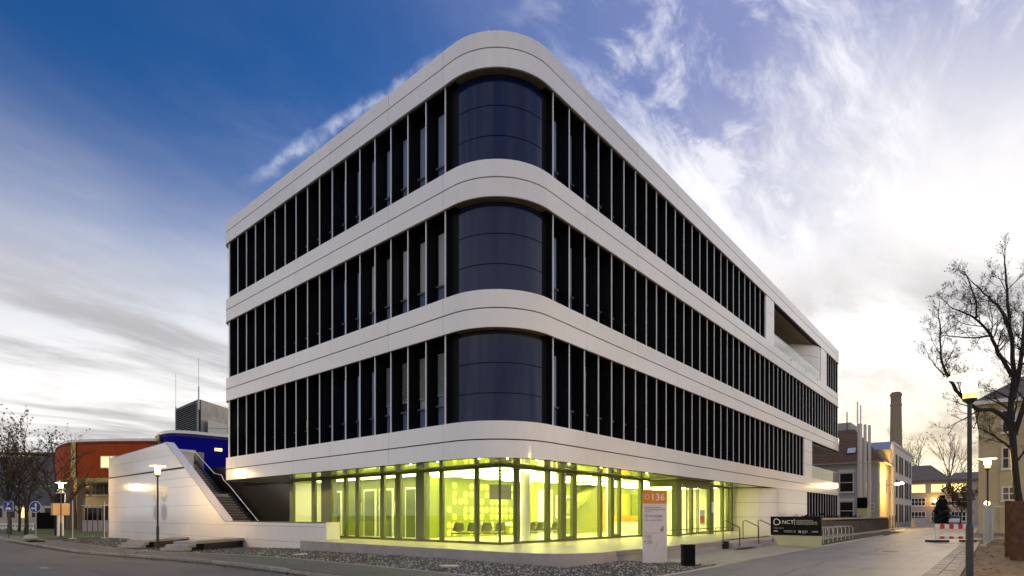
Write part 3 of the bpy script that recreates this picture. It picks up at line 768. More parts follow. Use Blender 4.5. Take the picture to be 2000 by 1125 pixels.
# petals: four-leaf pattern
def petal_poly(cx, cz, s, qx, qz, n=12):
    """round leaf with one pointed corner at (cx, cz)"""
    c = (cx + qx * s * .5, cz + qz * s * .5)
    return [(cx, cz)] + [(c[0] + qx * s * .5 * math.cos(-math.pi / 2 + 1.5 * math.pi * i / n), c[1] + qz * s * .5 * math.sin(-math.pi / 2 + 1.5 * math.pi * i / n)) for i in range(n + 1)]
ps = .33; prs = random.Random(3)
pcells = set()
for ci_ in range(7):
    for ri in range(4):
        for q in ((-1, -1), (1, -1), (-1, 1), (1, 1)):
            keep = prs.random() < (.62 if ci_ < 2 else .9)
            if ci_ == 0 and ri in (2, 3) and q[0] < 0: keep = False
            if keep:
                cx, cz = 6.3 + ci_ * .8, .80 + ri * .80
                if cz + q[1] * ps > ZS - .1: continue
                pl = petal_poly(cx + q[0] * .03, cz + q[1] * .03, ps, *q)
                pts = [(x, 9.094, z) for x, z in pl]
                if q[0] * q[1] < 0: pts = pts[::-1]
                MB().extr(pts, (0, -.006, 0)).build('petal', petalm, pw)
MB().box(4.9, 5.1, 9.3, 18.6, ZT, ZS - .02).build('corridor_wall', lime, bld)
MB().box(5.1, 5.8, 9.3, 9.5, ZT, ZS - .02).build('corridor_wall', lime, bld)
MB().box(GX + .12, 5.0, 18.45, 18.6, ZT, ZS).build('end_wall', ceilw, bld)
def idoor(y0, y1, m=limed, top=2.45):
    d = MB().box(4.83, 4.898, y0 - .09, y1 + .09, ZT, ZT + top + .09).build('door_frame', ceilw, bld)
    MB().box(4.80, 4.829, y0, y1, ZT + .01, ZT + top).build('door_leaf', m, d)
    MB().box(4.76, 4.799, y0 + .12, y0 + .3, ZT + 1.05, ZT + 1.09).build('handle', chrome, d)
for (a, c) in ((16.9, 17.9), (13.6, 14.5), (12.1, 13.1), (10.2, 10.9)): idoor(a, c)
for y in (13.35, 11.85, 10.0, 16.6): MB().box(4.87, 4.897, y - .2, y - .06, 1.75, 2.0).build('door_plate', ceilw, bld)
idoor(9.35, 9.95, glz, 2.6)
MB().box(11.6, 28, 8.2, 8.4, ZT, ZS).build('back_wall', pale, bld)
MB().box(27.8, 28, 3, 8.2, ZT, ZS).build('side_wall', ceilw, bld)
for (a, c, m) in ((19.3, 20.5, orangew), (21.4, 22.6, orangew), (23.2, 25.6, lime), (12.2, 13.6, ceilw)):
    MB().box(a, c, 8.13, 8.198, ZT, 3.0).build('wall_panel', m, bld)
# stair flight seen in the lobby: sloped soffit and parapet
MB().extr([(14.2, 7.2, 1.9), (17.2, 7.2, 3.40), (17.9, 7.2, 3.40), (14.2, 7.2, 1.55)], (0, .9, 0)).build('stair_underside', pale, bld)
MB().lathe((5.35, 3.5, ZT), [(.21, 0), (.21, ZS - ZT)], 24).build('column', ceilw, bld, smooth=True)
MB().lathe((13.6, 4.2, ZT), [(.21, 0), (.21, ZS - ZT)], 24).build('column', ceilw, bld, smooth=True)
# ceiling lamps: long luminous strips
for i in range(7):
    x = 3.6 + i * 1.5
    MB().box(x, x + .55, 3.2, 8.6 if x > 5.4 else 17.5, ZS - .05, ZS - .025).build('ceiling_lamp', lightm, bld)
for i in range(6):
    x = 15.3 + i * 2.1
    MB().box(x, x + .6, 3.1, 7.8, ZS - .05, ZS - .025).build('ceiling_lamp', lightm, bld)
dline = mat('ceiling_joint', (.10, .10, .04), .6)
for i in range(7):
    x = 3.6 + i * 1.5 + .95
    MB().box(x, x + .05, 3.2, 8.6, ZS - .035, ZS - .022).build('ceiling_joint', dline, bld)
nb = MB().box(13.9, 15.6, 8.10, 8.128, 1.3, 2.7).build('notice_board', ceilw, bld)
for i in range(6): MB().box(14.0 + .5 * (i % 3), 14.35 + .5 * (i % 3), 8.09, 8.098, 1.45 + .62 * (i // 3), 1.95 + .62 * (i // 3)).build('pinned_sheet', (orangew, pale, prnt)[i % 3], nb)
for (x, y) in ((8.2, 9.09), (10.4, 9.09)): MB().box(x, x + .5, y - .03, y - .008, .9, 1.1).build('socket_strip', ceilw, bld)
MB().lathe((16.6, 7.9, 2.3), [(.3, 0), (.3, .02)], 20).build('ceiling_ring', chrome, bld)
for y in (14.9, 11.4): MB().box(4.86, 4.897, y, y + .5, 1.5, 2.2).build('wall_frame', ceilw, bld)
# furniture of the lobby
def seat_shell(b, c, ax):
    """moulded shell chair: seat pan curving up into a back; ax points to the sitter's front"""
    ax = Vector(ax).normalized(); sd_ = Vector((-ax.y, ax.x, 0)); prof = [(.24, .44), (.10, .42), (-.06, .41), (-.16, .44), (-.22, .54), (-.26, .70), (-.29, .82)]
    wd = [.2, .24, .25, .25, .24, .22, .16]; n0 = len(b.v); c = Vector(c)
    for (d, z), w in zip(prof, wd):
        for k in range(5):
            t = k / 2 - 1; lift = .07 * t * t * (1 if z < .5 else .3); pull = .06 * t * t if z > .5 else 0
            b.v.append(tuple(c + ax * (d + pull) + sd_ * (w * t) + Vector((0, 0, z + lift))))
    for i in range(len(prof) - 1):
        for k in range(4): q = n0 + i * 5 + k; b.f.append((q, q + 1, q + 6, q + 5))
def seat_row(p, direction, front, n, label):
    t = thing('seat_row', label, 'seats', p, 'lobby seating')
    d = Vector(direction).normalized(); L_ = n * .62
    bm = MB(); mid_ = d * (L_ / 2); bm.obox(d * (L_ / 2 - .31) + Vector((0, 0, .34)), d, Vector((-d.y, d.x, 0)), Vector((0, 0, 1)), L_ / 2, .04, .03); bm.build('beam', chairm, t)
    for i in range(n):
        b = MB(); seat_shell(b, d * (i * .62), front); o = b.build('seat', chairm, t, smooth=True)
        s_ = o.modifiers.new('solid', 'SOLIDIFY'); s_.thickness = .015
    f = Vector(front).normalized()
    for i in (.2, n - 1.2):
        q = d * (i * .62); b = MB().tube([q + Vector((0, 0, .02)), q + Vector((0, 0, .33))], .025, 8)
        b.tube([q + f * .28 + Vector((0, 0, .015)), q - f * .28 + Vector((0, 0, .015))], .02, 6); b.build('leg', chrome, t)
seat_row((3.75, 6.0, ZT), (.75, -.55, 0), (.5, .8, 0), 4, 'row of olive shell seats on a beam behind the corner pane of the lobby')
seat_row((6.4, 7.2, ZT), (1, -.2, 0), (-.2, -1, 0), 3, 'row of olive shell seats in front of the petal wall')
seat_row((6.6, 4.3, ZT), (1, .05, 0), (0, 1, 0), 5, 'row of olive shell seats beside the round lobby column')
seat_row((8.6, 6.4, ZT), (1, -.15, 0), (0, -1, 0), 4, 'row of olive shell seats deep in the lobby by the pale green wall')
tvs = thing('hanging_screen', 'dark flat screen hung from the lobby ceiling by the corner pane', 'screen', (6.55, 6.0, 2.5))
ax = Vector((.62, -.75, .0)).normalized(); upv = Vector((.12, .1, 1)).normalized()
MB().obox((0, 0, .1), ax, upv, ax.cross(upv), .52, .36, .03).build('panel', screenm, tvs)
MB().tube([(0, 0, .35), (0, 0, .9)], .02, 6).build('hanger', chrome, tvs)
rk = thing('brochure_rack', 'slim rack of dark brochures behind the glass near the entrance', 'rack', (12.6, 3.6, ZT))
MB().box(-.02, .02, -.02, .02, 0, 1.9).build('pole', chrome, rk)
for i in range(6): MB().obox((-.06, 0, .3 + i * .27), Vector((0, 1, 0)), Vector((-.3, 0, 1)).normalized(), Vector((1, 0, .3)).normalized(), .12, .12, .02).build('brochure', mat('brochure_dark', (.05, .06, .03), .5), rk)
dk = thing('reception_desk', 'orange and white reception desk behind the entrance doors', 'desk', (18.5, 5.5, ZT))
MB().box(-1.6, 1.6, 0, .7, 0, .75).build('front', ceilw, dk); MB().box(-1.65, 1.65, -.05, .75, .75, 1.1).build('counter', orangew, dk)

# dark granite wall and sloped bit under the left end
MB().box(3.85, 4.1, 18.62, 27.5, -.2, ZS + .03).build('granite_wall', granite, bld)
MB().box(2.75, 3.85, 18.62, 18.8, -.2, ZS + .02).build('granite_wall', granite, bld)
tri = MB().extr([(3.83, 18.85, 3.40), (3.83, 20.6, 3.40), (3.83, 18.85, 1.6)], (.015, 0, 0)).build('lit_wall_triangle', mat('lit_stone', (.5, .36, .16), .6), bld)  # orange-lit bit of wall, warm light put into the panel colour
wl = MB().lathe((3.72, 18.95, 2.6), [(.03, 0), (.06, .03), (.06, .1), (.03, .13)], 10).build('wall_lamp', emit_mat('wall_lamp_glow', (1, .7, .25), 25), bld)

# ------------------------------------------------------------------ terrace, steps, handrails
trr = thing('terrace', 'raised pale stone terrace with rounded corner below the glass lobby', 'terrace')
trr['kind'] = 'structure'
TX, TY, TR = -.35, -2.7, 2.1
def terr_path(off=0.):
    pts = [(11.6, TY + off), (TX + TR, TY + off)]
    for i in range(1, 13):
        a = -math.pi / 2 - math.pi / 2 * i / 12; pts.append((TX + TR + (TR - off) * math.cos(a), TY + TR + (TR - off) * math.sin(a)))
    pts.append((TX + off, 12.0)); return pts
tp = terr_path(.02)
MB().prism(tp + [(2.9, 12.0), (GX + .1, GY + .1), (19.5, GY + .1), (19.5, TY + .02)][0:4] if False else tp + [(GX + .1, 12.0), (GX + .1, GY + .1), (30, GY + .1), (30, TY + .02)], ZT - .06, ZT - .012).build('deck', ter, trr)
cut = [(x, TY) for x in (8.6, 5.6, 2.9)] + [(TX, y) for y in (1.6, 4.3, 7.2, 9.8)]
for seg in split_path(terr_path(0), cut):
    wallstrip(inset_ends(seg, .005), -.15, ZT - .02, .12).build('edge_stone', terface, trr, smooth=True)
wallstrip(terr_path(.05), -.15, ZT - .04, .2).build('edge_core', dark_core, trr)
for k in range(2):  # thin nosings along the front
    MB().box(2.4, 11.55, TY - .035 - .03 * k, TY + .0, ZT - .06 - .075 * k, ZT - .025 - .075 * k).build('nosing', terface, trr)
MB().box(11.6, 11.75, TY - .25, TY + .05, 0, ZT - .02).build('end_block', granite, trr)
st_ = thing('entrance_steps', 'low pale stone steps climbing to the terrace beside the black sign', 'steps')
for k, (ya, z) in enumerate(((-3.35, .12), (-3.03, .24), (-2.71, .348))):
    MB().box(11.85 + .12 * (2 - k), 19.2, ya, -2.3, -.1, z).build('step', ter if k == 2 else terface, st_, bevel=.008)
hl = [('dark slim handrail on the steps, first beside the litter bin side', 12.05, ''), ('', 14.65, ''), ('', 16.95, '')]
for nme, x in (('dark slim handrail on the entrance steps, the one standing at their free end', 12.05), ('dark slim handrail on the entrance steps, the middle of three', 14.7), ('dark slim handrail on the entrance steps, the one beside the black sign', 17.0)):
    h = thing('handrail', nme, 'handrail', (x, -2.57, ZT), 'handrails of the entrance steps')
    MB().tube([(0, 0, -.02), (0, 0, .86), (.06, -.10, .88), (.22, -.66, .58)], .022, 8).build('rail', railb, h, smooth=True)
    MB().tube([(.22, -.66, .58), (.22, -.66, -.24)], .022, 8).build('post', railb, h)
    MB().box(-.05, .05, -.05, .05, -.012, .004).build('foot_plate', railb, h)
    MB().box(.17, .27, -.71, -.61, -.24, -.225).build('foot_plate', railb, h)
h = thing('low_railing', 'thin dark horizontal rail running behind the entrance handrails', 'railing', (13, .6, ZT))
MB().tube([(-.6, 0, .38), (9.5, 0, .38)], .02, 8).build('rail', railb, h)
for q in (-.5, 3, 6.5, 9.4): MB().tube([(q, 0, 0), (q, 0, .38)], .016, 6).build('post', railb, h)

# ------------------------------------------------------------------ entrance sign
sg = thing('entrance_sign', 'black entrance sign reading NCT on a cream plinth beside the steps', 'sign', (16.23, -4.5, 0))
MB().box(.0, .24, -1.15, 1.1, .515, 1.43).build('sign_board', signblk, sg, bevel=.01)
MB().extr([(.03, -1.14, 0), (.03, .75, 0), (.03, 1.05, .51), (.03, -1.14, .51)], (.2, 0, 0)).build('plinth', plinth, sg)
FX = 16.23 - .006; XA = (0, -1, 0); UP = (0, 0, 1)
def ring(b, c, r0, r1, n=28, wob=0.):
    k = len(b.v)
    for i in range(n):
        a = 2 * math.pi * i / n; w = 1 + wob * math.cos(3 * a + .6)
        for r_ in (r0 * w, r1 * w):
            for d in (0, -.005): b.v.append((c[0] + d, c[1] - r_ * math.cos(a), c[2] + r_ * math.sin(a)))
    for i in range(n):
        p = k + 4 * i; q = k + 4 * ((i + 1) % n)
        b.f += [(p + 1, p + 3, q + 3, q + 1), (p, p + 1, q + 1, q), (p + 2, q + 2, q + 3, p + 3)]
b = MB(); ring(b, (-.002, 1.1 - .29, 1.16), .125, .165, wob=.07); b.build('ring_emblem', signwht, sg)
text('NCT', .26, signwht, sg, (FX, -4.5 + 1.1 - .53, 1.07), XA, UP)
MB().box(-.008, -.001, -.01, .01, 0, .30).build('divider', signwht, sg).location = (0, 1.1 - 1.10, 1.02)
for i, l in enumerate(('NATIONALES CENTRUM FÜR', 'TUMORERKRANKUNGEN DRESDEN', 'UNIVERSITÄTS KREBSCENTRUM UCC')):
    text(l, .062, signwht, sg, (FX, -4.5 + 1.1 - 1.17, 1.215 - i * .085), XA, UP, wscale=.92)
text('Gemeinsame Einrichtung von', .045, signwht, sg, (FX, -4.5 + 1.1 - .14, .85), XA, UP, wscale=.9)
text('dkfz.', .12, signwht, sg, (FX, -4.5 + 1.1 - .14, .68), XA, UP)
text('Universitätsklinikum', .05, signwht, sg, (FX, -4.5 + 1.1 - .60, .72), XA, UP); text('Carl Gustav Carus', .045, signwht, sg, (FX, -4.5 + 1.1 - .66, .66), XA, UP)
b = MB(); ring(b, (-.002, 1.1 - 1.10, .70), .0, .06); b.build('round_seal', signgrn, sg)
b = MB(); ring(b, (-.002, 1.1 - 1.33, .70), .03, .06, 6); b.build('octagon_emblem', signwht, sg)
text('TECHNISCHE', .045, signwht, sg, (FX, -4.5 + 1.1 - 1.42, .72), XA, UP); text('UNIVERSITÄT', .045, signwht, sg, (FX, -4.5 + 1.1 - 1.42, .67), XA, UP); text('DRESDEN', .045, signwht, sg, (FX, -4.5 + 1.1 - 1.42, .62), XA, UP)
text('HZDR', .10, signwht, sg, (FX, -4.5 + 1.1 - 1.86, .67), XA, UP)

# ------------------------------------------------------------------ totem sign
ta, tb = Vector((2.50, -3.58, 0)), Vector((2.96, -4.16, 0)); ax = (tb - ta).normalized(); nrm_ = Vector((-ax.y, ax.x, 0)); 
if nrm_.dot(CAM - ta) < 0: nrm_ = -nrm_
tw = (tb - ta).length
tt = thing('totem_sign', 'tall white sign slab with orange head reading D 136', 'sign', (0, 0, 0)); tt.location = (0, 0, 0)
def tbox(a0, a1, z0, z1, d0, d1, name, m, par=tt, bevel=0):
    return MB().obox(ta + ax * (a0 + a1) / 2 + nrm_ * (d0 + d1) / 2 + Vector((0, 0, (z0 + z1) / 2)), ax, nrm_, Vector((0, 0, 1)), abs(a1 - a0) / 2, abs(d1 - d0) / 2, abs(z1 - z0) / 2).build(name, m, par, bevel=bevel)
tbox(0, tw, 0, 1.86, -.1, 0, 'panel', totw, bevel=.006); tbox(0, tw, 1.862, 2.28, -.1, 0, 'head_panel', orange, bevel=.006)
pos = lambda a, z: ta + ax * a + nrm_ * .003 + Vector((0, 0, z))
text('D', .22, mat('pale_lettering', (.8, .6, .4), .5), tt, pos(.04, 1.99), ax, UP); text('136', .30, signwht, tt, pos(.225, 1.96), ax, UP)
for i, l in enumerate(('Nationales Centrum für', 'Tumorerkrankungen Dresden', 'Haus 136')): text(l, .052, prnt, tt, pos(.05, 1.72 - i * .065), ax, UP)
b = MB()
for i in range(20):
    a0, a1 = 2 * math.pi * i / 20, 2 * math.pi * (i + 1) / 20
    b.quad(pos(.10 + .045 * math.cos(a0), 1.475 + .045 * math.sin(a0)), pos(.10 + .045 * math.cos(a1), 1.475 + .045 * math.sin(a1)), pos(.10 + .033 * math.cos(a1), 1.475 + .033 * math.sin(a1)), pos(.10 + .033 * math.cos(a0), 1.475 + .033 * math.sin(a0)))
b.build('ring_emblem', prnt, tt)
text('NCT', .07, prnt, tt, pos(.18, 1.45), ax, UP)
for i in range(3): text('Tumorerkrankungen', .03, prnt, tt, pos(.34, 1.49 - i * .03), ax, UP)
text('dkfz.  Carus  HZDR', .05, prnt, tt, pos(.06, 1.33), ax, UP, wscale=1.3)
b = MB(); b.quad(pos(.52, .99), pos(.63, .99), pos(.63, 1.12), pos(.52, 1.06)); b.quad(pos(.58, 1.05), pos(.63, 1.05), pos(.63, 1.17), pos(.58, 1.15)); b.build('orange_print', prntb, tt)
tbox(.03, tw - .03, .935, .942, 0, .004, 'rule_line', prnt)
for (z, l) in ((.83, 'Ambulanz'), (.66, 'Anmeldung')):
    tbox(.05, .085, z, z + .035, 0, .004, 'bullet_print', prnt)
    for k in range(3): text(l, .035, prnt, tt, pos(.12, z + .03 - k * .045), ax, UP)
b = MB(); rs = random.Random(5)
for i in range(46):
    a = rs.uniform(0, 6.28); r_ = rs.uniform(.08, .30); cx, cz = .50 + .17 * math.cos(a), .45 + r_ * math.sin(a) * 1.1; l = rs.uniform(.02, .08); an = rs.choice([.5, -.9, 1.3]) + rs.uniform(-.1, .1)
    if cx + l > tw - .03: cx = tw - .05 - l
    dxy = (math.cos(an) * l, math.sin(an) * l); w = .006
    b.quad(pos(cx, cz), pos(cx + dxy[0], cz + dxy[1]), pos(cx + dxy[0], cz + dxy[1] + w), pos(cx, cz + w))
b.build('map_print', prntb, tt)

bn = thing('litter_bin', 'black square litter bin standing on gravel beside the totem sign', 'bin', (2.40, -5.08, 0), rz=TH)
MB().box(-.15, .15, -.17, .17, .02, .60).build('body', binm, bn, bevel=.015); MB().box(-.16, .16, -.18, .18, .602, .635).build('lid', binm, bn, bevel=.008)
MB().box(-.11, .11, -.12, .12, 0, .02).build('foot', binm, bn)
for k, (x, y, lab) in enumerate(((-2.2, .2, 'pale round manhole cover in the gravel before the terrace corner'), (-2.2, 8.6, 'pale flat cover plate in the gravel by the low white wall'))):
    o = MB().lathe((x, y, gz(y) - .02), [(.30, 0), (.30, .045), (.27, .052)], 24).build('manhole_cover', mat('cover_pale', (.55, .53, .36), .7), None); tag(o, lab, 'cover', 'covers in the gravel')

# ------------------------------------------------------------------ white stair wall
wx = .92
sw = thing('stair_wall', 'big white clad stair wall with sloping end and petal emblem', 'wall')
rows = [(-.5, .15), (.15, .93), (.93, 2.13), (2.13, 3.4), (3.4, 4.0), (4.0, 4.63), (4.75, 5.7), (5.7, 7.2)]
y_far, y_near = 46.6, 12.0
def top_at(y):
    if y <= 23.13: return 1.16
    if y <= 32.9: return 1.16 + (y - 23.13) * (6.70 - 1.16) / (32.9 - 23.13)
    return 6.70 + (y - 32.9) * (6.42 - 6.70) / (46.6 - 32.9)
def clip_poly(ya, yb, za, zb):
    pts = []
    ys = sorted(set([ya, yb] + [y for y in (23.13, 32.9) if ya < y < yb] + [ya + (yb - ya) * i / 24 for i in range(25)]))
    top = [(y, min(zb, top_at(y))) for y in ys]; top = [(y, z) for y, z in top if z > za + .002]
    if len(top) < 2: return None
    y0, y1 = top[0][0], top[-1][0]
    # exact start on the sloping edge
    if y0 > ya + 1e-6 and za > 1.16:
        ys_ = 23.13 + (za - 1.16) / ((6.70 - 1.16) / (32.9 - 23.13)); top = [(ys_, za + .002)] + top; y0 = ys_
    return [(y0, za)] + [(y1, za)] + top[::-1]
cuts_y = [12.0, 15.2, 19.2, 23.13, 28.4, 33, 37.6, 42.1, 46.6]
for (za, zb) in rows:
    big = za > .9
    cy = [12.0, 23.13, 30, 36, 46.6] if big else cuts_y
    if za > 1.1: cy = [23.13, 33.0, 40, 46.6]
    for ya, yb in zip(cy[:-1], cy[1:]):
        pl = clip_poly(ya + .006, yb - .006, za + .006, zb - .006)
        if pl: MB().extr([(wx, y, z) for y, z in pl], (.05, 0, 0)).build('cladding_panel', white, sw)
corep = [(12.02, -.5), (46.5, -.5), (46.5, 6.38), (32.9, 6.64), (23.1, 1.1), (12.02, 1.1)]
MB().extr([(wx + .052, y, z) for y, z in corep], (.44, 0, 0)).build('wall_core', dark_core, sw)
# coping along slope and top, end return
for (ya, za, yb, zb) in ((12.0, 1.165, 23.13, 1.165), (23.13, 1.165, 32.9, 6.705), (32.9, 6.705, 46.6, 6.425)):
    MB().extr([(wx - .0, ya, za), (wx + .56, ya, za), (wx + .56, ya, za - .05), (wx - .0, ya, za - .05)], (0, yb - ya, zb - za)).build('coping', white, sw)
MB().extr([(wx + .5, y, z) for y, z in corep], (.055, 0, 0)).build('back_cladding', white, sw)
MB().box(wx - .0, wx + .7, 11.9, 12.0, .12, 1.165).build('end_panel', white, sw); MB().box(wx, wx + .45, 11.92, 12.0, -.3, .112).build('end_panel', white, sw)
em = mat('emblem_grey', (.50, .47, .42), .35)
for iy, yc in enumerate((33.15, 34.75)):
    for zc in (1.7, 3.02):
        pts = [(wx - .004, yc + .62 * math.cos(2 * math.pi * i / 24), zc + .58 * math.sin(2 * math.pi * i / 24)) for i in range(24)]
        MB().extr(pts, (.003, 0, 0)).build('petal_emblem', em, sw)
# outdoor stair behind it
os_ = thing('outdoor_staircase', 'brown concrete outdoor staircase climbing behind the white stair wall', 'staircase')
sx0, sx1 = 1.5, 3.3; riserm = mat('riser_concrete_shaded', (.22, .185, .135), .9, var=.2, vscale=4, rnd=.1)  # risers coloured darker to carry the shadow under each nosing
def flight(y0, z0, y1, z1, n):
    for i in range(n):
        a = y0 + (y1 - y0) * i / n; c = y0 + (y1 - y0) * (i + 1) / n; z = z0 + (z1 - z0) * (i + 1) / n
        MB().box(sx0, sx1, a - .03, c + .25, z - .055, z).build('tread', stairm, os_)
        MB().box(sx0, sx1, a + .03, c + .2, z - .2, z - .057).build('riser', riserm, os_)
flight(22.6, -.4, 28.2, 2.78, 18); MB().box(sx0, sx1, 28.2, 29.9, 2.6, 2.95).build('landing', stairm, os_); flight(29.9, 2.95, 34.0, 5.3, 14)
MB().box(sx0, sx1, 34, 40, 5.1, 5.32).build('landing', stairm, os_)
MB().extr([(sx1 + .0, 22.6, -.5), (sx1, 29, -.5), (sx1, 40, -.5), (sx1, 40, 5.6), (sx1, 34.1, 5.6), (sx1, 29.9, 3.2), (sx1, 28.2, 3.0), (sx1, 22.6, -.2)], (.2, 0, 0)).build('stringer', granite, os_)
MB().tube([(sx1 - .05, 22.2, .25), (sx1 - .05, 28.0, 3.55), (sx1 - .05, 28.9, 3.95), (sx1 - .05, 29.2, 4.3), (sx1 - .05, 30.4, 4.47), (sx1 - .05, 33.9, 6.28)], .03, 8).build('handrail', railw, os_)
for y, z0, z1 in ((24.5, .8, 1.55), (27, 2.1, 2.95), (30.5, 3.3, 4.5), (33, 4.7, 5.8)): MB().tube([(sx1 - .05, y, z0), (sx1 - .05, y, z1)], .018, 6).build('baluster', railb, os_)
MB().box(4.0, 9, 27.5, 42, -.4, 5.0).build('dark_volume', granite, os_)
MB().box(3.5, 4.0, 34.2, 42, 5.0, 6.3).build('parapet', rawconc, os_)
# white block at the head of the stair
pbk = thing('stair_head_block', 'small white block at the top of the outdoor staircase', 'wall', (0, 0, 0))
MB().box(1.5, 2.9, 33.2, 36.5, 4.6, 6.1).build('block', white, pbk); MB().box(1.48, 3.0, 33.1, 36.6, 6.1, 6.3).build('cap', white, pbk)

# slab bridges from the pavement to the wall
def slab_steps(p, q, label):
    p = Vector(p); q = Vector(q); d = (q - p); d.z = 0; L_ = d.length; d.normalize(); n_ = Vector((-d.y, d.x, 0)); Z_ = Vector((0, 0, 1))
    t = thing('slab_steps', label, 'steps', (0, 0, 0), 'concrete slab steps'); g = gz(p.y)
    MB().obox(p + d * (L_ / 2 + .5) + Z_ * (g + .40), d, n_, Z_, L_ / 2 - .1, .62, .07).build('slab', conc, t, bevel=.01)
    MB().obox(p + d * (L_ / 2 + .9) + Z_ * (g + .12), d, n_, Z_, L_ / 2 - .5, .45, .24).build('plinth', granite, t)
    for k in range(2):
        MB().obox(p + d * (.30 - .32 * k) + Z_ * (g + (.26 - .15 * k)), d, n_, Z_, .26, .62, .07).build('step', conc, t, bevel=.01)
slab_steps((-3.25, 25.2, 0), (.6, 29.2, 0), 'concrete slab steps from the pavement to the wall, behind the lamp post')
slab_steps((-3.3, 18.3, 0), (.6, 21.0, 0), 'concrete slab steps from the pavement to the wall, beside the low white end')

# ------------------------------------------------------------------ street lamps
def street_lamp(p, label, h=4.72):
    t = thing('street_lamp', label, 'street lamp', p, 'street lamps')
    MB().lathe((0, 0, 0), [(.075, -.3), (.075, 1.22), (.06, 1.28)], 14).build('base_post', lamppole, t, smooth=True)
    MB().lathe((0, 0, 0), [(.05, 1.26), (.044, h - .62)], 14).build('pole', lamppole, t, smooth=True)
    MB().lathe((0, 0, 0), [(.05, h - .66), (.14, h - .58), (.145, h - .55)], 18).build('lamp_cup', lamppole, t, smooth=True)
    MB().lathe((0, 0, 0), [(.125, h - .55), (.125, h - .39)], 20).build('reflector', mat('lamp_lower_glass', (.5, .45, .3), .3, emit=(1, .6, .15), estr=.8), t, smooth=True)
    MB().lathe((0, 0, 0), [(.13, h - .388), (.13, h - .065)], 20).build('lamp_glass', lampglow, t, smooth=True)
    MB().lathe((0, 0, 0), [(.05, h - .062), (.40, h - .045), (.40, h - .02), (.06, h)], 28).build('lamp_disc', lampdisc, t, smooth=True)
street_lamp((3.16, -11.48, 0), 'tall street lamp standing close at the edge of the earth strip, largest of all')
street_lamp((27.0, -11.58, -.1), 'lit street lamp beside the mesh fence, second along the service road')
street_lamp((52.0, -11.65, -.2), 'lit street lamp behind the mesh fence, third along the service road', 4.6)
street_lamp((69.3, -11.8, -.3), 'small lit street lamp, fourth along the service road', 4.6)
street_lamp((-2.31, 24.1, -.41), 'lit street lamp before the white stair wall')
street_lamp((-1.91, 49.0, -.42), 'lit street lamp before the red building beside a bare tree')

# ------------------------------------------------------------------ trees
def tree_mesh(h, spread, seed, levels=5, r0=.16, lean=(0, 0), up=.35, first=.28, nb=(5, 4, 4, 3, 2), leaf=0, leafm=None, trunkm=None, lsize=.06, ang=(.5, .95)):
    rs = np.random.default_rng(seed); limb = MB(); twig = MB(); lv = MB()
    def rv(): v = rs.normal(0, 1, 3); return Vector(v / np.linalg.norm(v))
    def grow(p, d, L_, r_, lev):
        k = 5 if lev < 2 else 3; pts = [p.copy()]; rad = [r_]; q = p.copy(); dd = d.copy()
        for i in range(k):
            dd = (dd + rv() * (.16 if lev else .07) + Vector((0, 0, up * .13 if lev else .0))).normalized(); q = q + dd * (L_ / k); pts.append(q.copy()); rad.append(max(.004, r_ * (1 - .62 * (i + 1) / k)))
        (limb if lev < 2 else twig).tube(pts, rad, 8 if lev == 0 else 6 if lev == 1 else 4 if lev == 2 else 3, cap=False)
        if lev >= levels - 1:
            for _ in range(leaf):
                if rs.random() < .7:
                    c = pts[rs.integers(1, len(pts))] + rv() * .10; a = rv() * lsize; b2 = rv() * lsize
                    lv.quad(c - a, c - b2, c + a, c + b2)
            return
        n = nb[lev] if lev < len(nb) else 2
        for j in range(n):
            f = (first + (1 - first) * (j + rs.random()) / n) if lev == 0 else (.25 + .75 * (j + rs.random()) / n)
            f = min(f, .99); i = f * k; i0 = min(int(i), k - 1); pos_ = pts[i0].lerp(pts[i0 + 1], i - i0); rr_ = rad[i0] * .68
            side = dd.cross(rv()).normalized(); a = rs.uniform(*ang)
            nd_ = (dd * math.cos(a) + side * math.sin(a)); nd_ = (nd_ + Vector((0, 0, up * .3))).normalized()
            grow(pos_, nd_, L_ * rs.uniform(.48, .72) * (spread if lev == 0 else 1), rr_ if rr_ < r_ * .8 else r_ * .7, lev + 1)
        if lev == 0 or lev == 1: grow(pts[-1], dd, L_ * .45, rad[-1], lev + 1)
    grow(Vector((0, 0, -.2)), Vector((lean[0], lean[1], 1)).normalized(), h, r0, 0)
    return limb, twig, lv
def tree(p, label, group=None, tm=bark, lm=deadleaf, **kw):
    limb, twig, lv = tree_mesh(**kw)
    t = thing('tree', label, 'tree', p, group)
    limb.build('trunk', tm, t, smooth=True); tw_ = twig.build('crown', tm, t)
    if lv.f: lv.build('leaves', lm, t)
    return t
gl = 'bare street trees on the lawn'
tree((-3.2, 64.0, -.42), 'dark half bare tree on the lawn behind the parking sign', gl, h=6.4, spread=1.0, seed=1, r0=.2, leaf=11, lsize=.09, nb=(8, 5, 4, 3), levels=4)
tree((-2.2, 62.0, -.42), 'dark half bare tree on the lawn behind the round arrow sign', gl, h=6.6, spread=1.0, seed=2, r0=.2, leaf=11, lsize=.09, nb=(8, 5, 4, 3), levels=4)
tree((-.7, 76.0, -.42), 'slim bare tree on the lawn, set back between two darker trees', gl, h=5.4, spread=1.0, seed=3, r0=.16, leaf=2, lsize=.09, nb=(7, 5, 4, 3), levels=4)
tree((-6.5, 72.0, -.42), 'dark half bare tree at the far edge of the lawn', gl, h=6.4, spread=1.0, seed=14, r0=.2, leaf=11, lsize=.09, nb=(8, 5, 4, 3), levels=4)
tree((-.9, 56.0, -.42), 'bare tree with sparse leaves before the red building end', gl, h=5.9, spread=1.05, seed=5, r0=.17, leaf=4, lsize=.08, nb=(8, 5, 4, 3), levels=4)
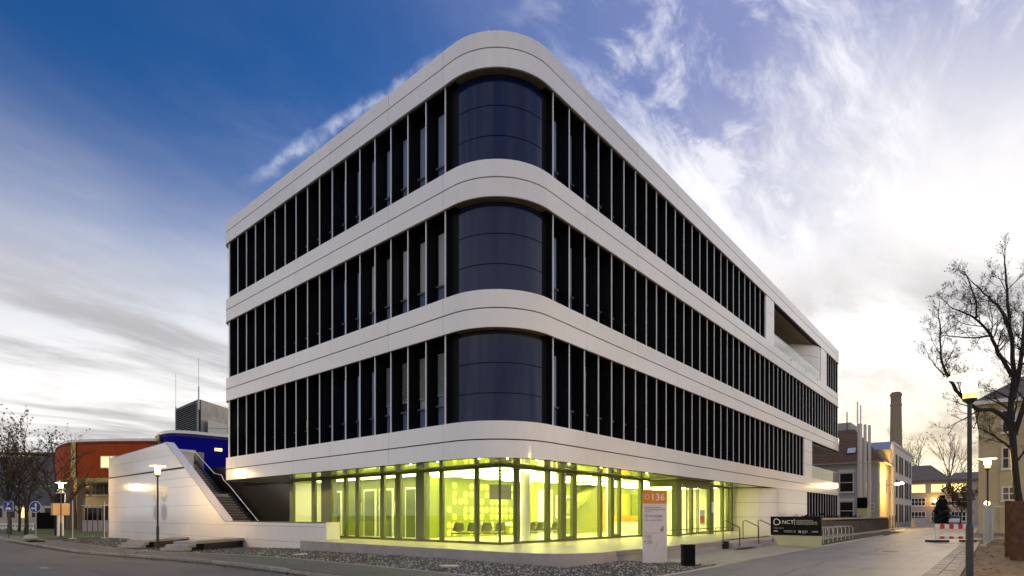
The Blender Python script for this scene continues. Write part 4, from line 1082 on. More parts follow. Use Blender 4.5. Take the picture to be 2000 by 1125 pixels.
def limb_tree(limbs, label, seed, tm=bark, leaf=1, lsize=.035):
    rs = np.random.default_rng(seed); limb = MB(); twig = MB(); lv = MB()
    def rv(): v = rs.normal(0, 1, 3); return Vector(v / np.linalg.norm(v))
    def grow(p, d, L_, r_, lev):
        k = 4; pts = [p.copy()]; rad = [r_]; dd = d.copy(); q = p.copy()
        for i in range(k):
            dd = (dd + rv() * .2 + Vector((0, 0, .05))).normalized(); q = q + dd * (L_ / k); pts.append(q.copy()); rad.append(max(.004, r_ * (1 - .7 * (i + 1) / k)))
        twig.tube(pts, rad, 5 if lev == 0 else 3, cap=False)
        if lev == 4 or L_ < .16:
            for _ in range(leaf):
                if rs.random() < .35:
                    c = pts[-1] + rv() * .05; a_ = rv() * lsize; b2 = rv() * lsize; lv.quad(c - a_, c - b2, c + a_, c + b2)
            return
        for j in range(4 if lev < 1 else 3):
            f = .2 + .8 * (j + rs.random()) / 4; i0 = min(int(f * k), k - 1); pp = pts[i0].lerp(pts[i0 + 1], f * k - i0)
            side = dd.cross(rv()).normalized(); an = rs.uniform(.4, 1.0); grow(pp, (dd * math.cos(an) + side * math.sin(an) + Vector((0, 0, .12))).normalized(), L_ * rs.uniform(.42, .68), rad[i0] * .6, lev + 1)
    base_ = Vector((limbs[0][0][0].x, limbs[0][0][0].y, 0)); t = thing('tree', label, 'tree', tuple(base_))
    for pts, r0_, r1_, nsub, sl_ in limbs:
        pts = [p - base_ for p in pts]; n = len(pts); fine = []
        for i in range(n - 1):
            p0, p1, p2, p3 = pts[max(i - 1, 0)], pts[i], pts[i + 1], pts[min(i + 2, n - 1)]
            for k in range(4):
                q = k / 4; fine.append(.5 * ((2 * p1) + (p2 - p0) * q + (2 * p0 - 5 * p1 + 4 * p2 - p3) * q * q + (3 * p1 - p0 - 3 * p2 + p3) * q ** 3) + rv() * .03)
        fine.append(pts[-1]); m_ = len(fine); rad = [r0_ + (r1_ - r0_) * (i / (m_ - 1)) for i in range(m_)]; limb.tube(fine, rad, 8, cap=False)
        for j in range(nsub):
            f = (.25 + .75 * (j + rs.random()) / nsub) * (m_ - 1); i0 = min(int(f), m_ - 2); dd = (fine[i0 + 1] - fine[i0]).normalized(); side = dd.cross(rv()).normalized(); an = rs.uniform(.5, 1.15)
            grow(fine[i0], (dd * math.cos(an) + side * math.sin(an) + Vector((0, 0, .15))).normalized(), sl_ * rs.uniform(.6, 1.2), rad[i0] * .45, 0)
        grow(fine[-1], (fine[-1] - fine[-2]).normalized(), sl_ * .8, r1_, 0)
    limb.build('trunk', tm, t, smooth=True); twig.build('crown', tm, t); lv.build('leaves', deadleaf, t)
TP = lambda l: [at(u, v, t_) for u, v, t_ in l]
limb_tree([
    (TP([(1994, 1062, 30), (1990, 980, 30), (1979, 880, 30), (1975, 800, 30), (1979, 720, 30), (1973, 640, 30.2), (1968, 585, 30.3), (1962, 515, 30.5)]), .20, .035, 14, 1.4),
    (TP([(1977, 830, 30), (1945, 803, 29.6), (1905, 797, 29.0), (1872, 768, 28.6), (1855, 738, 28.3), (1838, 697, 28), (1836, 632, 28)]), 0.128, .03, 16, 1.4),
    (TP([(1979, 735, 30), (1950, 690, 29.5), (1935, 655, 29), (1905, 622, 28.4), (1862, 603, 28)]), 0.112, .025, 14, 1.4),
    (TP([(1973, 650, 30.2), (1955, 605, 30.6), (1930, 580, 31), (1896, 548, 31.4)]), .10, .02, 6, 1.1),
    (TP([(1935, 655, 29), (1905, 660, 28.5), (1855, 657, 28)]), .06, .02, 6, .8),
    (TP([(1905, 622, 28.4), (1907, 590, 28.2), (1890, 545, 28), (1880, 530, 28)]), .05, .015, 4, .7),
    (TP([(1978, 780, 30), (1995, 700, 30.5), (2000, 640, 31), (2008, 570, 31.5)]), 0.128, .03, 14, 1.4),
    (TP([(1982, 850, 30), (2010, 760, 29), (2040, 690, 28.5), (2050, 600, 28)]), 0.128, .04, 14, 1.5),
    (TP([(1980, 880, 30), (1940, 850, 30.5), (1915, 838, 31)]), .07, .02, 7, .9),
    (TP([(1845, 735, 28.3), (1820, 705, 28), (1812, 690, 28)]), .03, .012, 3, .6),
    ], 'tall bare tree with forked dark limbs before the cream building', 11)
p = at(1785, 1020, 122); tree((p.x, p.y, 0), 'bare backlit tree behind the chimney side of the far roof', 'backlit trees over the far roof', tm=bark2, h=12, spread=.9, seed=31, r0=.3, leaf=1, lsize=.15, nb=(7, 5, 4, 3), levels=4, first=.45, up=.9, lm=bark2)
p = at(1845, 1020, 126); tree((p.x, p.y, 0), 'bare backlit tree above the low end of the far roof', 'backlit trees over the far roof', tm=bark2, h=12, spread=.9, seed=33, r0=.3, leaf=1, lsize=.15, nb=(7, 5, 4, 3), levels=4, first=.4, up=.9, lm=bark2)
p = at(1876, 1020, 85); tree((p.x, p.y, 0), 'small rust coloured tree before the far beige building', None, h=3.6, spread=1.0, seed=41, r0=.1, leaf=9, lsize=.16, nb=(7, 5, 4), levels=4, lm=shrubm)
# conifer
p = at(1840, 1020, 96); cf = thing('conifer', 'dark narrow conifer before the far beige building', 'tree', (p.x, p.y, 0))
MB().tube([(0, 0, 0), (0, 0, 4.2)], [.12, .03], 6).build('trunk', bark, cf)
b = MB(); rs = np.random.default_rng(9)
for i in range(1500):
    z = rs.uniform(.2, 4.6); r_ = 1.15 * (1 - (z / 4.9) ** 2.2) * math.sqrt(rs.random()) * rs.uniform(.75, 1.15); a = rs.uniform(0, 6.28); c = Vector((r_ * math.cos(a), r_ * math.sin(a), z))
    d1 = Vector(rs.normal(0, .16, 3)); d2 = Vector(rs.normal(0, .16, 3)); b.quad(c - d1, c - d2, c + d1, c + d2)
b.build('crown', conif, cf)

# ------------------------------------------------------------------ left: red and blue building, tower
def curve_wall(pts, z0, z1, name, m, parent, thick=.4, zt=None):
    pl = []
    n = len(pts); P_ = [Vector((p.x, p.y, 0)) for p in pts]
    for i in range(n - 1):
        p0, p1, p2, p3 = P_[max(i - 1, 0)], P_[i], P_[i + 1], P_[min(i + 2, n - 1)]
        for k in range(6):
            t = k / 6; pl.append(.5 * ((2 * p1) + (p2 - p0) * t + (2 * p0 - 5 * p1 + 4 * p2 - p3) * t * t + (3 * p1 - p0 - 3 * p2 + p3) * t ** 3))
    pl.append(P_[-1]); pl = [(p.x, p.y) for p in pl]
    return wallstrip(pl[::-1], z0, z1, thick).build(name, m, parent, smooth=True), pl
rb = thing('red_building', 'red curved upper storey building on columns with white roof edge', 'building')
pts = [at(107, 1006, 90), at(110, 1006, 85), at(124, 1006, 80.5), at(148, 1006, 78.5), at(200, 1006, 77.6), at(260, 1006, 77.2), at(305, 1006, 77.5), at(316, 1006, 81)]
_, pl = curve_wall(pts, 6.6, 11.65, 'red_wall', redm, rb)
curve_wall(pts, 11.652, 11.98, 'roof_edge', white, rb, .6)
curve_wall(pts, 6.2, 6.598, 'beige_band', yelm, rb, .5)
MB().prism([p for p in pl] + [(30, 100), (0, 110)], 11.2, 11.5).build('roof', slate, rb)
MB().prism([p for p in pl] + [(30, 100), (0, 110)], 6.0, 6.19).build('underside', mat('yellow_soffit', (.4, .35, .22), .7), rb)
# green-yellow stripe and lit window on the red wall
q0, q1 = at(139, 1006, 79.0), at(148, 1006, 78.3); MB().extr([(q0.x, q0.y, 6.6), (q1.x, q1.y, 6.6), (q1.x, q1.y, 11.64), (q0.x, q0.y, 11.64)], (FW * -.06)).build('wall_stripe', yelm, rb)
q0, q1 = at(197, 1006, 77.45), at(233, 1006, 77.3)
fw_ = MB().extr([(q0.x, q0.y, 7.9), (q1.x, q1.y, 7.9), (q1.x, q1.y, 9.6), (q0.x, q0.y, 9.6)], (FW * -.12)).build('window_frame', winw, rb)
for k in range(2):
    a0 = q0.lerp(q1, .06 + .48 * k) - FW * .13; a1 = q0.lerp(q1, .46 + .48 * k) - FW * .13
    MB().extr([(a0.x, a0.y, 8.05), (a1.x, a1.y, 8.05), (a1.x, a1.y, 9.45), (a0.x, a0.y, 9.45)], (FW * -.02)).build('pane', litw, fw_)
# ground floor set back, columns
g0, g1 = at(140, 1006, 84), at(300, 1006, 84); d = (g1 - g0).normalized()
MB().extr([(g0.x, g0.y, -.5), (g1.x, g1.y, -.5), (g1.x, g1.y, 6.1), (g0.x, g0.y, 6.1)], (FW * .4)).build('lower_wall', beige, rb)
for (ua, ub, va, vb, m) in ((180, 212, 940, 968, darkg), (152, 166, 945, 972, darkg), (168, 176, 950, 968, darkg), (163, 200, 990, 1026, darkg), (205, 225, 985, 1020, darkg)):
    a = at(ua, va, 83.8); c = at(ub, vb, 83.8)
    w_ = MB().extr([(a.x, a.y, c.z), (c.x, c.y, c.z), (c.x, c.y, a.z), (a.x, a.y, a.z)], FW * -.08).build('window_frame', winw, rb)
    nn = 4
    for k in range(nn):
        p0 = a.lerp(c, (k + .06) / nn); p1 = a.lerp(c, (k + .94) / nn); o_ = FW * -.1
        MB().extr([(p0.x + o_.x, p0.y + o_.y, c.z + .15), (p1.x + o_.x, p1.y + o_.y, c.z + .15), (p1.x + o_.x, p1.y + o_.y, a.z - .12), (p0.x + o_.x, p0.y + o_.y, a.z - .12)], FW * -.02).build('pane', m, w_)
for u, t_ in ((158, 71), (136, 73), (142, 80), (232, 76)):
    p = at(u, 1006, t_); MB().lathe((p.x, p.y, -.5), [(.42, 0), (.42, 6.6)], 12).build('column', mat('column_brown', (.20, .13, .07), .7), rb, smooth=True)
p = at(160, 1006, 80); MB().lathe((p.x, p.y, 5.6), [(.3, 0), (.3, .15)], 10).build('ceiling_lamp', emit_mat('porch_glow', (1, .7, .2), 14), rb)
p = at(140, 1006, 82); MB().lathe((p.x, p.y, 5.6), [(.3, 0), (.3, .15)], 10).build('ceiling_lamp', MATS['porch_glow'], rb)

bb = thing('blue_building', 'blue curved building wing with white roof edge behind the stair', 'building')
pts = [at(304, 1006, 88), at(305, 1006, 82), at(309, 1006, 79), at(322, 1006, 77), at(345, 1006, 76.5), at(380, 1006, 77.5), at(420, 1006, 79.5), at(470, 1006, 82)]
_, plb = curve_wall(pts, 4, 12.6, 'blue_wall', bluem, bb)
curve_wall(pts, 12.602, 13.0, 'roof_edge', white, bb, .6)
MB().prism([p for p in plb] + [(45, 90), (20, 115)], 12.2, 12.5).build('roof', slate, bb)
q0, q1 = at(305.5, 1006, 79.8), at(313, 1006, 77.7); MB().extr([(q0.x, q0.y, 4), (q1.x, q1.y, 4), (q1.x, q1.y, 12.59), (q0.x, q0.y, 12.59)], (FW * -.3)).build('wall_stripe', yelm, bb)
q0, q1 = at(420, 875, 79.2), at(434, 879, 79.9); MB().extr([(q0.x, q0.y, q1.z - .2), (q1.x, q1.y, q1.z - .2), (q1.x, q1.y, q0.z), (q0.x, q0.y, q0.z)], (FW * -.1)).build('window_pane', litw, bb)
# tower with louvres
tw0 = thing('concrete_tower', 'grey concrete roof tower with slatted louvre side and two masts', 'tower')
pc = at(388, 1006, 84); pa = at(343, 1006, 92); pb = at(455, 1006, 93)
pd = pa + (pb - pc); zt0 = 1.5 + (1006 - 781) * 84 / 1104
def vert_wall(p, q, z0, z1, thick, name, m, par, zq=None):
    d_ = (q - p).normalized(); n_ = Vector((d_.y, -d_.x, 0)); zq = zq or z1
    return MB().extr([(p.x, p.y, z0), (q.x, q.y, z0), (q.x, q.y, zq), (p.x, p.y, z1)], n_ * -thick).build(name, m, par)
vert_wall(pc, pb, 12, zt0, .3, 'concrete_wall', rawconc, tw0)
vert_wall(pa, pc, 12, zt0, .3, 'louvre_back', dark_core, tw0)
d_ = (pc - pa).normalized(); n_ = Vector((d_.y, -d_.x, 0)); n_ = n_ if n_.dot(FW) < 0 else -n_
for k in range(18):
    z = 12.9 + k * .32
    MB().obox((pa + pc) / 2 + n_ * .1 + Vector((0, 0, z - 1.5)), d_, (n_ - Vector((0, 0, .8))).normalized(), d_.cross((n_ - Vector((0, 0, .8))).normalized()), (pc - pa).length / 2 - .25, .14, .02).build('louvre_slat', galv, tw0)
MB().prism([(pa.x, pa.y), (pc.x, pc.y), (pb.x, pb.y), (pd.x, pd.y)], zt0, zt0 + .15).build('roof', rawconc, tw0)
for (u, v0, v1, t_) in ((343.5, 840, 730, 91.5), (388, 800, 700, 83.6)):
    a = at(u, v0, t_); c = at(u, v1, t_); m_ = at(u, v0 - 45, t_); MB().tube([a, m_], .11, 8).build('mast', galv, tw0); MB().tube([m_, c], .045, 6).build('mast_tip', galv, tw0)
a = at(407, 818, 85.2); c = at(444, 845, 90); vert_wall(Vector((a.x, a.y, 0)) - FW * .1, Vector((c.x, c.y, 0)) - FW * .1, 13.3, 15.9, .02, 'white_shutter', greyw, tw0)
a = at(405, 836, 80); c = at(450, 838, 82); MB().tube([a, c], .03, 5).tube([a, a - Vector((0, 0, 1))], .03, 5).tube([c, c - Vector((0, 0, 1))], .03, 5).build('roof_rail', railb, tw0)

# low hall far left behind the trees
hb = thing('low_hall', 'long low grey hall with dark roof and glass front behind the trees', 'building')
q0, q1 = at(-220, 1006, 125), at(112, 1006, 118)
vert_wall(q0, q1, -.5, 3.5, -.4, 'front_wall', beige, hb); vert_wall(q0, q1, 3.5, 13.5, -.5, 'upper_wall', mat('hall_grey', (.10, .105, .12), .7), hb)
MB().extr([(q0.x, q0.y, 13.5), (q1.x, q1.y, 13.5), (q1.x, q1.y, 13.9), (q0.x, q0.y, 13.9)], FW * 14).build('roof', slate, hb)
for k in range(14):
    a = q0.lerp(q1, (k + .15) / 14) - FW * .45; c = q0.lerp(q1, (k + .85) / 14) - FW * .45
    w_ = vert_wall(a, c, .9, 3.1, .08, 'window_frame', winw, hb)
    a2 = a.lerp(c, .06) - FW * .12; c2 = a.lerp(c, .94) - FW * .12; vert_wall(a2, c2, 1.0, 3.0, .02, 'pane', litw if k == 11 else darkg, w_)
# black container and site clutter
ct = thing('dark_container', 'black boxy site container on the lawn behind the arrow sign', 'container'); q0, q1 = at(70, 1006, 80), at(133, 1006, 80)
MB().extr([(q0.x, q0.y, -.5), (q1.x, q1.y, -.5), (q1.x, q1.y, 1.75), (q0.x, q0.y, 1.75)], FW * 2.4).build('body', binm, ct)
d_ = (q1 - q0).normalized()
for k in range(12): a = q0.lerp(q1, (k + .5) / 12); MB().obox((a.x, a.y, .62) , d_, FW, Vector((0, 0, 1)), .06, .03, 1.05).build('corrugation', binm, ct)
MB().extr([(q0.x, q0.y, 1.75), (q1.x, q1.y, 1.75), (q1.x, q1.y, 1.85), (q0.x, q0.y, 1.85)], FW * 2.4).build('lid', binm, ct)
bx_ = thing('notice_box', 'beige box on a white post beside the lamp before the red building', 'box', tuple(at(118, 1043, 52)))
bx_.location.z = -.42
MB().box(-.22, .22, -.22, .22, 0, 1.9).build('post', whp, bx_); MB().box(-.62, .62, -.4, .4, 1.9, 3.0).build('box', mat('ply_beige', (.55, .36, .2), .7), bx_)
MB().box(-.25, .25, -.25, .25, 3.0, 3.9).build('chimney', binm, bx_); MB().box(-.3, .3, -.3, .3, 3.9, 4.0).build('cap', galv, bx_)
for (u, v0, v1, t_, lab) in ((142, 1052, 980, 46, 'thin white pole in a flat foot before the red building'), (204, 1050, 980, 47, 'thin white pole close to the far end of the white stair wall')):
    p = at(u, v0, t_); o = thing('marker_pole', lab, 'pole', (p.x, p.y, -.42), 'white marker poles'); MB().tube([(0, 0, 0), (0, 0, 3.1)], .03, 8).build('pole', whp, o); MB().box(-.2, .2, -.2, .2, 0, .05).build('foot', whp, o)
for k in range(7):
    p = at(-12 + k * 12, 1040, 72); o = thing('site_barrier', 'low white site barrier plank behind the lawn trees, %s from the black container' % 'seventh sixth fifth fourth third second first'.split()[k], 'barrier', (p.x, p.y, -.42), 'white site barriers behind the lawn trees')
    o.rotation_euler.z = TH; MB().box(-.03, .03, -.36, .36, .2, .9).build('plank', whp, o)
    for s in (-.3, .3): MB().box(-.15, .15, s - .03, s + .03, 0, .2).build('foot', whp, o)
    for s in (-.18, .18): MB().box(-.04, -.03, s - .08, s + .08, .45, .62).build('slot', binm, o)
# portal fence / bikes clutter under the red building
p0, p1 = at(160, 1006, 66), at(212, 1006, 66); fo = thing('white_site_fence', 'low white screen fence below the red building', 'fence')
vert_wall(Vector((p0.x, p0.y, 0)), Vector((p1.x, p1.y, 0)), -.42, .9, .08, 'screen', mat('screen_pinkish', (.5, .42, .38), .7), fo)
for k in range(6): a = p0.lerp(p1, k / 5); MB().tube([(a.x, a.y, -.42), (a.x, a.y, 2.6)], .04, 6).build('post', lamppole, fo)
MB().tube([(p0.x, p0.y, 2.6), (p1.x, p1.y, 2.6)], .05, 6).build('top_rail', whp, fo)

# traffic signs
def disc_sign(p, label):
    t = thing('traffic_sign', label, 'sign', p, rz=TH - R(90))
    MB().tube([(0, 0, .1), (0, 0, 2.6)], .035, 8).build('pole', galv, t)
    b = MB(); b.extr([(.42 * math.cos(2 * math.pi * i / 28), -.06, 2.5 + .42 * math.sin(2 * math.pi * i / 28)) for i in range(28)], (0, .02, 0)); b.build('sign_rim', whp, t)
    b = MB(); b.extr([(.385 * math.cos(2 * math.pi * i / 28), -.066, 2.5 + .385 * math.sin(2 * math.pi * i / 28)) for i in range(28)], (0, .005, 0)); b.build('sign_face', signblue, t)
    b = MB(); bx2 = lambda x0, x1, z0, z1: b.box(x0, x1, -.072, -.067, z0, z1)
    bx2(.0, .09, 2.2, 2.62); b.extr([(-.06, -.072, 2.60), (.15, -.072, 2.60), (.045, -.072, 2.82)], (0, .005, 0))
    bx2(-.18, .0, 2.36, 2.45); b.extr([(-.15, -.072, 2.30), (-.15, -.072, 2.51), (-.33, -.072, 2.405)], (0, .005, 0)); b.build('arrow', whp, t)
    MB().box(-.5, .5, -.2, .2, 0, .09).build('foot_plate', binm, t, bevel=.02)
    b = MB(); n0 = 12
    for k in range(9):
        a = math.pi * k / 8; w = math.sin(a); 
        for j in range(n0): q = 2 * math.pi * j / n0; b.v.append((-.85 + 1.1 * k / 8 - .1, .42 * (w * .9 + .1) * math.cos(q), .25 + .30 * (w * .9 + .1) * math.sin(q) * (1 if math.sin(q) > 0 else .75)))
    for k in range(8):
        for j in range(n0): q = (j + 1) % n0; b.f.append((k * n0 + j, k * n0 + q, (k + 1) * n0 + q, (k + 1) * n0 + j))
    b.build('sandbag', sandb, t, smooth=True)
disc_sign((-4.95, 40.6, -.42), 'round blue sign with white straight and turn arrows, sandbag on its foot')
ps_ = thing('parking_sign', 'square blue parking sign on a post at the lawn edge', 'sign', (-4.9, 51.8, -.42), rz=TH - R(90) + .2)
MB().tube([(0, 0, 0), (0, 0, 3.0)], .04, 8).build('pole', lamppole, ps_); MB().box(-.36, .36, -.07, -.05, 2.25, 3.05).build('sign_rim', whp, ps_); MB().box(-.34, .34, -.076, -.071, 2.27, 3.03).build('sign_face', signblue, ps_)
bpy.context.view_layer.update()
text('P', .42, whp, ps_, ps_.matrix_basis @ Vector((-.12, -.085, 2.66)), ps_.matrix_basis.to_3x3() @ Vector((1, 0, 0)), UP)
b = MB(); b.box(-.22, .22, -.082, -.077, 2.40, 2.50).box(-.13, .13, -.082, -.077, 2.502, 2.58).box(-.19, -.11, -.082, -.077, 2.34, 2.398).box(.11, .19, -.082, -.077, 2.34, 2.398); b.build('car_symbol', whp, ps_)

# ------------------------------------------------------------------ right: background buildings
def wall_x(x, y0, y1, z0, z1, name, m, par, th=.3): return MB().box(x, x + th, min(y0, y1), max(y0, y1), z0, z1).build(name, m, par)
def window_x(x, yc, zc, w, h, par, pm=darkg, nv=2, nh=1, fm=winw, sill=True):
    """window in a wall facing -x"""
    f = MB().box(x - .05, x + .02, yc - w / 2, yc + w / 2, zc - h / 2, zc + h / 2).build('window', fm, par)
    cw, ch = (w - .12) / nv, (h - .12) / nh
    for i in range(nv):
        for j in range(nh):
            y = yc - w / 2 + .06 + i * cw; z = zc - h / 2 + .06 + j * ch
            MB().box(x - .058, x - .052, y + .04, y + cw - .04, z + .04, z + ch - .04).build('pane', pm, f)
    if sill: MB().box(x - .16, x - .052, yc - w / 2 - .08, yc + w / 2 + .08, zc - h / 2 - .1, zc - h / 2 - .002).build('sill', fm, f)
def window_y(y, xc, zc, w, h, par, pm=darkg, nv=1, fm=winw):
    f = MB().box(xc - w / 2, xc + w / 2, y - .05, y + .02, zc - h / 2, zc + h / 2).build('window', fm, par); cw = (w - .1) / nv
    for i in range(nv): MB().box(xc - w / 2 + .05 + i * cw + .03, xc - w / 2 + .05 + (i + 1) * cw - .03, y - .058, y - .052, zc - h / 2 + .08, zc + h / 2 - .08).build('pane', pm, f)
# old house
oh = thing('old_house', 'old grey and cream rendered house with brown hipped tile roof', 'house')
HX, HY = 62., -1.85; HE = 7.6
MB().box(HX, HX + 8.4, HY + .0, 14, -.4, HE).build('wall', greyw, oh)
MB().box(HX + .3, HX + 8.7, HY - .06, HY - .003, -.4, HE - .1).build('street_wall', creamm, oh)
b = MB(); o_ = .45; x0, x1, y0, y1 = HX - o_, HX + 8.4 + o_, HY - o_, 14 + o_; xm = (x0 + x1) / 2; zr = 12.0
V = [(x0, y0, HE), (x1, y0, HE), (x1, y1, HE), (x0, y1, HE), (xm, y0 + 3.6, zr), (xm, y1 - 3, zr)]
b.v = V; b.f = [(0, 1, 4), (1, 2, 5, 4), (2, 3, 5), (3, 0, 4, 5), (3, 2, 1, 0)]; rf = b.build('roof', tilem, oh)
# rows of tiles on the slope facing the camera
sl = Vector((xm - x0, 0, zr - HE)); L_ = sl.length; sl.normalize(); nn_ = Vector((-sl.z, 0, sl.x))
for k in range(22):
    f0 = k / 22; p = Vector((x0, 0, HE)) + sl * (L_ * f0); ya = y0 + 3.6 * f0; yb = y1 - 3 * f0
    MB().extr([(p.x, ya, p.z), (p.x + nn_.x * .05, ya, p.z + nn_.z * .05), (p.x + sl.x * .26, ya, p.z + sl.z * .26 + .002)], (0, yb - ya, 0)).build('tile_course', tilem, rf)
MB().box(x0 - .1, x0 + .08, y0, y1, HE - .14, HE - .01).build('gutter', conc, oh); MB().box(x0, x1, y0 - .1, y0 + .08, HE - .15, HE - .012).build('gutter', conc, oh)
sky_w = MB().obox(Vector((x0, 1.0, HE)) + sl * (L_ * .32) + nn_ * .09, Vector((0, 1, 0)), sl, nn_, .55, .6, .05).build('skylight', lamppole, rf); MB().obox(Vector((x0, 1.0, HE)) + sl * (L_ * .32) + nn_ * .15, Vector((0, 1, 0)), sl, nn_, .42, .46, .012).build('pane', mat('skylight_pane', (.6, .63, .66), .1), rf)
dmx = HX + 5.2
MB().prism([(dmx - .9, HY - .5), (dmx + .9, HY - .5), (dmx + .9, HY + 2.5), (dmx - .9, HY + 2.5)], HE, HE + 1.7).build('dormer', creamm, rf)
MB().extr([(dmx - 1.1, HY - .6, HE + 1.7), (dmx + 1.1, HY - .6, HE + 1.7), (dmx, HY - .6, HE + 2.7)], (0, 3.4, 0)).build('dormer_roof', mat('zinc', (.35, .38, .45), .35, metal=.5), rf)
for (yc, zc, h_) in ((1.35, 5.3, 2.3), (1.35, 2.0, 2.2)):
    window_x(HX, yc, zc, 1.5, h_, oh, darkg, 1, 2); MB().box(HX - .14, HX - .06, yc - .85, yc + .85, zc + h_ / 2 + .02, zc + h_ / 2 + .35).build('shutter_box', winw, oh)
window_x(HX, -1.2, 2.4, .5, .9, oh, darkg, 2, 2, sill=False)
window_y(HY - .065, HX + 4.6, 4.9, .8, 1.8, oh); MB().box(HX + 4.2, HX + 5.1, HY - .12, HY - .065, .2, 2.6).build('door', mat('pale_door', (.6, .5, .25), .5), oh)
MB().tube([(HX + 4, 2, 11.8), (HX + 4, 2, 14.2)], .06, 6).build('antenna', lamppole, oh)
# house lamp on bracket
hlx = HX - 1.6
wl3 = thing('bracket_lamp', 'lit lamp on a bracket arm at the corner of the old house', 'lamp', (HX + 3.2, HY - .1, 4.9))
MB().tube([(0, 0, 0), (-.3, -1.3, .25)], .04, 6).build('arm', lamppole, wl3); MB().obox((-.36, -1.5, .22), Vector((-.2, -1, .1)).normalized(), Vector((1, -.2, 0)).normalized(), Vector((0, 0, 1)), .38, .14, .09).build('lamp_head', MATS['lamp_glow'], wl3)
# three flues
for k, (u, w, t_) in enumerate(((1679.6, .22, 60), (1689.6, .15, 60.5), (1698.2, .145, 61))):
    p = at(u, 1006, t_); t = thing('flue_pipe', ['thick pale flue pipe before the old house, widest of three', 'pale flue pipe before the old house, middle of three', 'pale flue pipe before the old house, the one beside the cream wall'][k], 'flue', (p.x, p.y, 0), 'flue pipes of the old house')
    MB().lathe((0, 0, 0), [(w, -.3), (w, 11.1), (w * .85, 11.2)], 18).build('pipe', hvac, t, smooth=True); MB().lathe((0, 0, 0), [(w + .03, 7.0), (w + .03, 7.12)], 18).build('collar', galv, t, smooth=True)
t = thing('switch_box', 'small white cabinet with dark sign at the foot of the flues', 'cabinet', tuple(at(1685, 1006, 58))); t.location.z = 0
MB().box(-.3, .3, -.45, .45, 0, 2.5).build('body', mat('cabinet_cream', (.6, .55, .3), .6), t); MB().box(-.34, -.3, -.45, .45, 2.2, 3.3).build('sign_plate', binm, t)
# modern white block
mb_ = thing('modern_block', 'white modern block with tall dark windows beyond the old house', 'building')
MX0, MX1, MY = 70.9, 91., -2.2
MB().box(MX0, MX1, MY, 14, -.4, 10.3).build('wall', mat('block_white', (.58, .55, .50), .7, var=.05), mb_)
MB().box(MX0 - .1, MX1 + .1, MY - .1, 14, 10.3, 10.65).build('parapet', mat('block_grey', (.40, .42, .45), .6), mb_)
MB().box(74, 82, 3, 10, 10.65, 14).build('plant_room', mat('plant_room_grey', (.33, .32, .28), .7), mb_)
for p_ in ((76, 2.5), (79, 2.6)): MB().tube([(*p_, 10.6), (*p_, 17)], .09, 6).build('antenna', whp, mb_)
for z in (8.1, 4.9, 1.75):
    for i, xc in enumerate((73.6, 76.9, 79.3, 83.2, 85.6, 88.6)):
        window_y(MY - .003, xc, z, 1.45, 2.35, mb_, mat('matt_dark_pane', (.02, .017, .012), .7, spec=.05), 1, fm=mat('anthracite', (.05, .05, .05), .4))
MB().box(MX0 + 4, MX1 - 1, MY - 1.8, MY - 1.4, -.1, 1.1).build('forecourt_wall', conc, mb_)
# chimney
p = at(1750, 1006, 118); ch = thing('brick_chimney', 'tall round brick chimney with red-lit rim', 'chimney', (p.x, p.y, 0))
MB().lathe((0, 0, 0), [(1.35, 0), (.98, 24.2)], 24).build('shaft', brickm, ch, smooth=True)
MB().lathe((0, 0, 0), [(.99, 24.2), (1.06, 24.3), (1.06, 24.6), (.96, 24.7), (.95, 26.2), (1.08, 26.4), (1.08, 26.8), (.9, 26.82)], 24).build('crown_rim', brickm, ch, smooth=True)
MB().lathe((0, 0, 0), [(.7, 26.82), (.85, 27.0), (.84, 27.08)], 20).build('red_lit_cap', redlit, ch)
# far beige building across the road end
fb = thing('far_building', 'beige three storey building closing the road, top windows lit', 'building')
BX = 122.
ya, yb = -13.9, .5
def yat(u, x): 
    k = (u - 1000) / 1104; d = FW + RT * k; return CAM.y + d.y * (x - CAM.x) / d.x
def zat(v, u, x):
    k = (u - 1000) / 1104; d = FW + RT * k; t = (x - CAM.x) / d.x; return 1.5 + (1006 - v) / 1104 * t
yl, yr = yat(1770, BX), yat(1915, BX)
MB().box(BX, BX + 12, yr - 6, yl + 8, -.5, zat(937, 1840, BX)).build('wall', pinkb, fb)
ze = zat(937, 1840, BX)
def hip(ua, ub, vr, nme='roof'):
    a, c = yat(ua, BX), yat(ub, BX); zr = zat(vr, (ua + ub) / 2, BX); w = abs(a - c)
    b = MB(); b.v = [(BX - .5, a, ze), (BX - .5, c, ze), (BX + 12, c, ze), (BX + 12, a, ze), (BX + 6, a - (a - c) * .1, zr), (BX + 6, c + (a - c) * .38, zr)]; b.f = [(0, 1, 5, 4), (1, 2, 5), (2, 3, 4, 5), (3, 0, 4)]; b.build(nme, slate, fb)
hip(1740, 1860, 905); hip(1850, 1960, 918)
MB().box(BX - .6, BX - .4, yr - 6, yl + 8, ze - .25, ze + .05).build('gutter', slate, fb)
for (va, vb, lit) in ((945, 962, True), (972, 988, False), (999, 1018, False)):
    for ua, ub in ((1779, 1808), (1818, 1848), (1857, 1887)):
        y0, y1 = yat(ua, BX), yat(ub, BX); z1, z0 = zat(va, 1830, BX), zat(vb, 1830, BX)
        if vb > 1015 and ua == 1818: y1 = yat(1836, BX)
        window_x(BX, (y0 + y1) / 2, (z0 + z1) / 2, abs(y1 - y0), z1 - z0, fb, litw if lit else darkg, 4 if lit else 4, 1 if lit else 2)
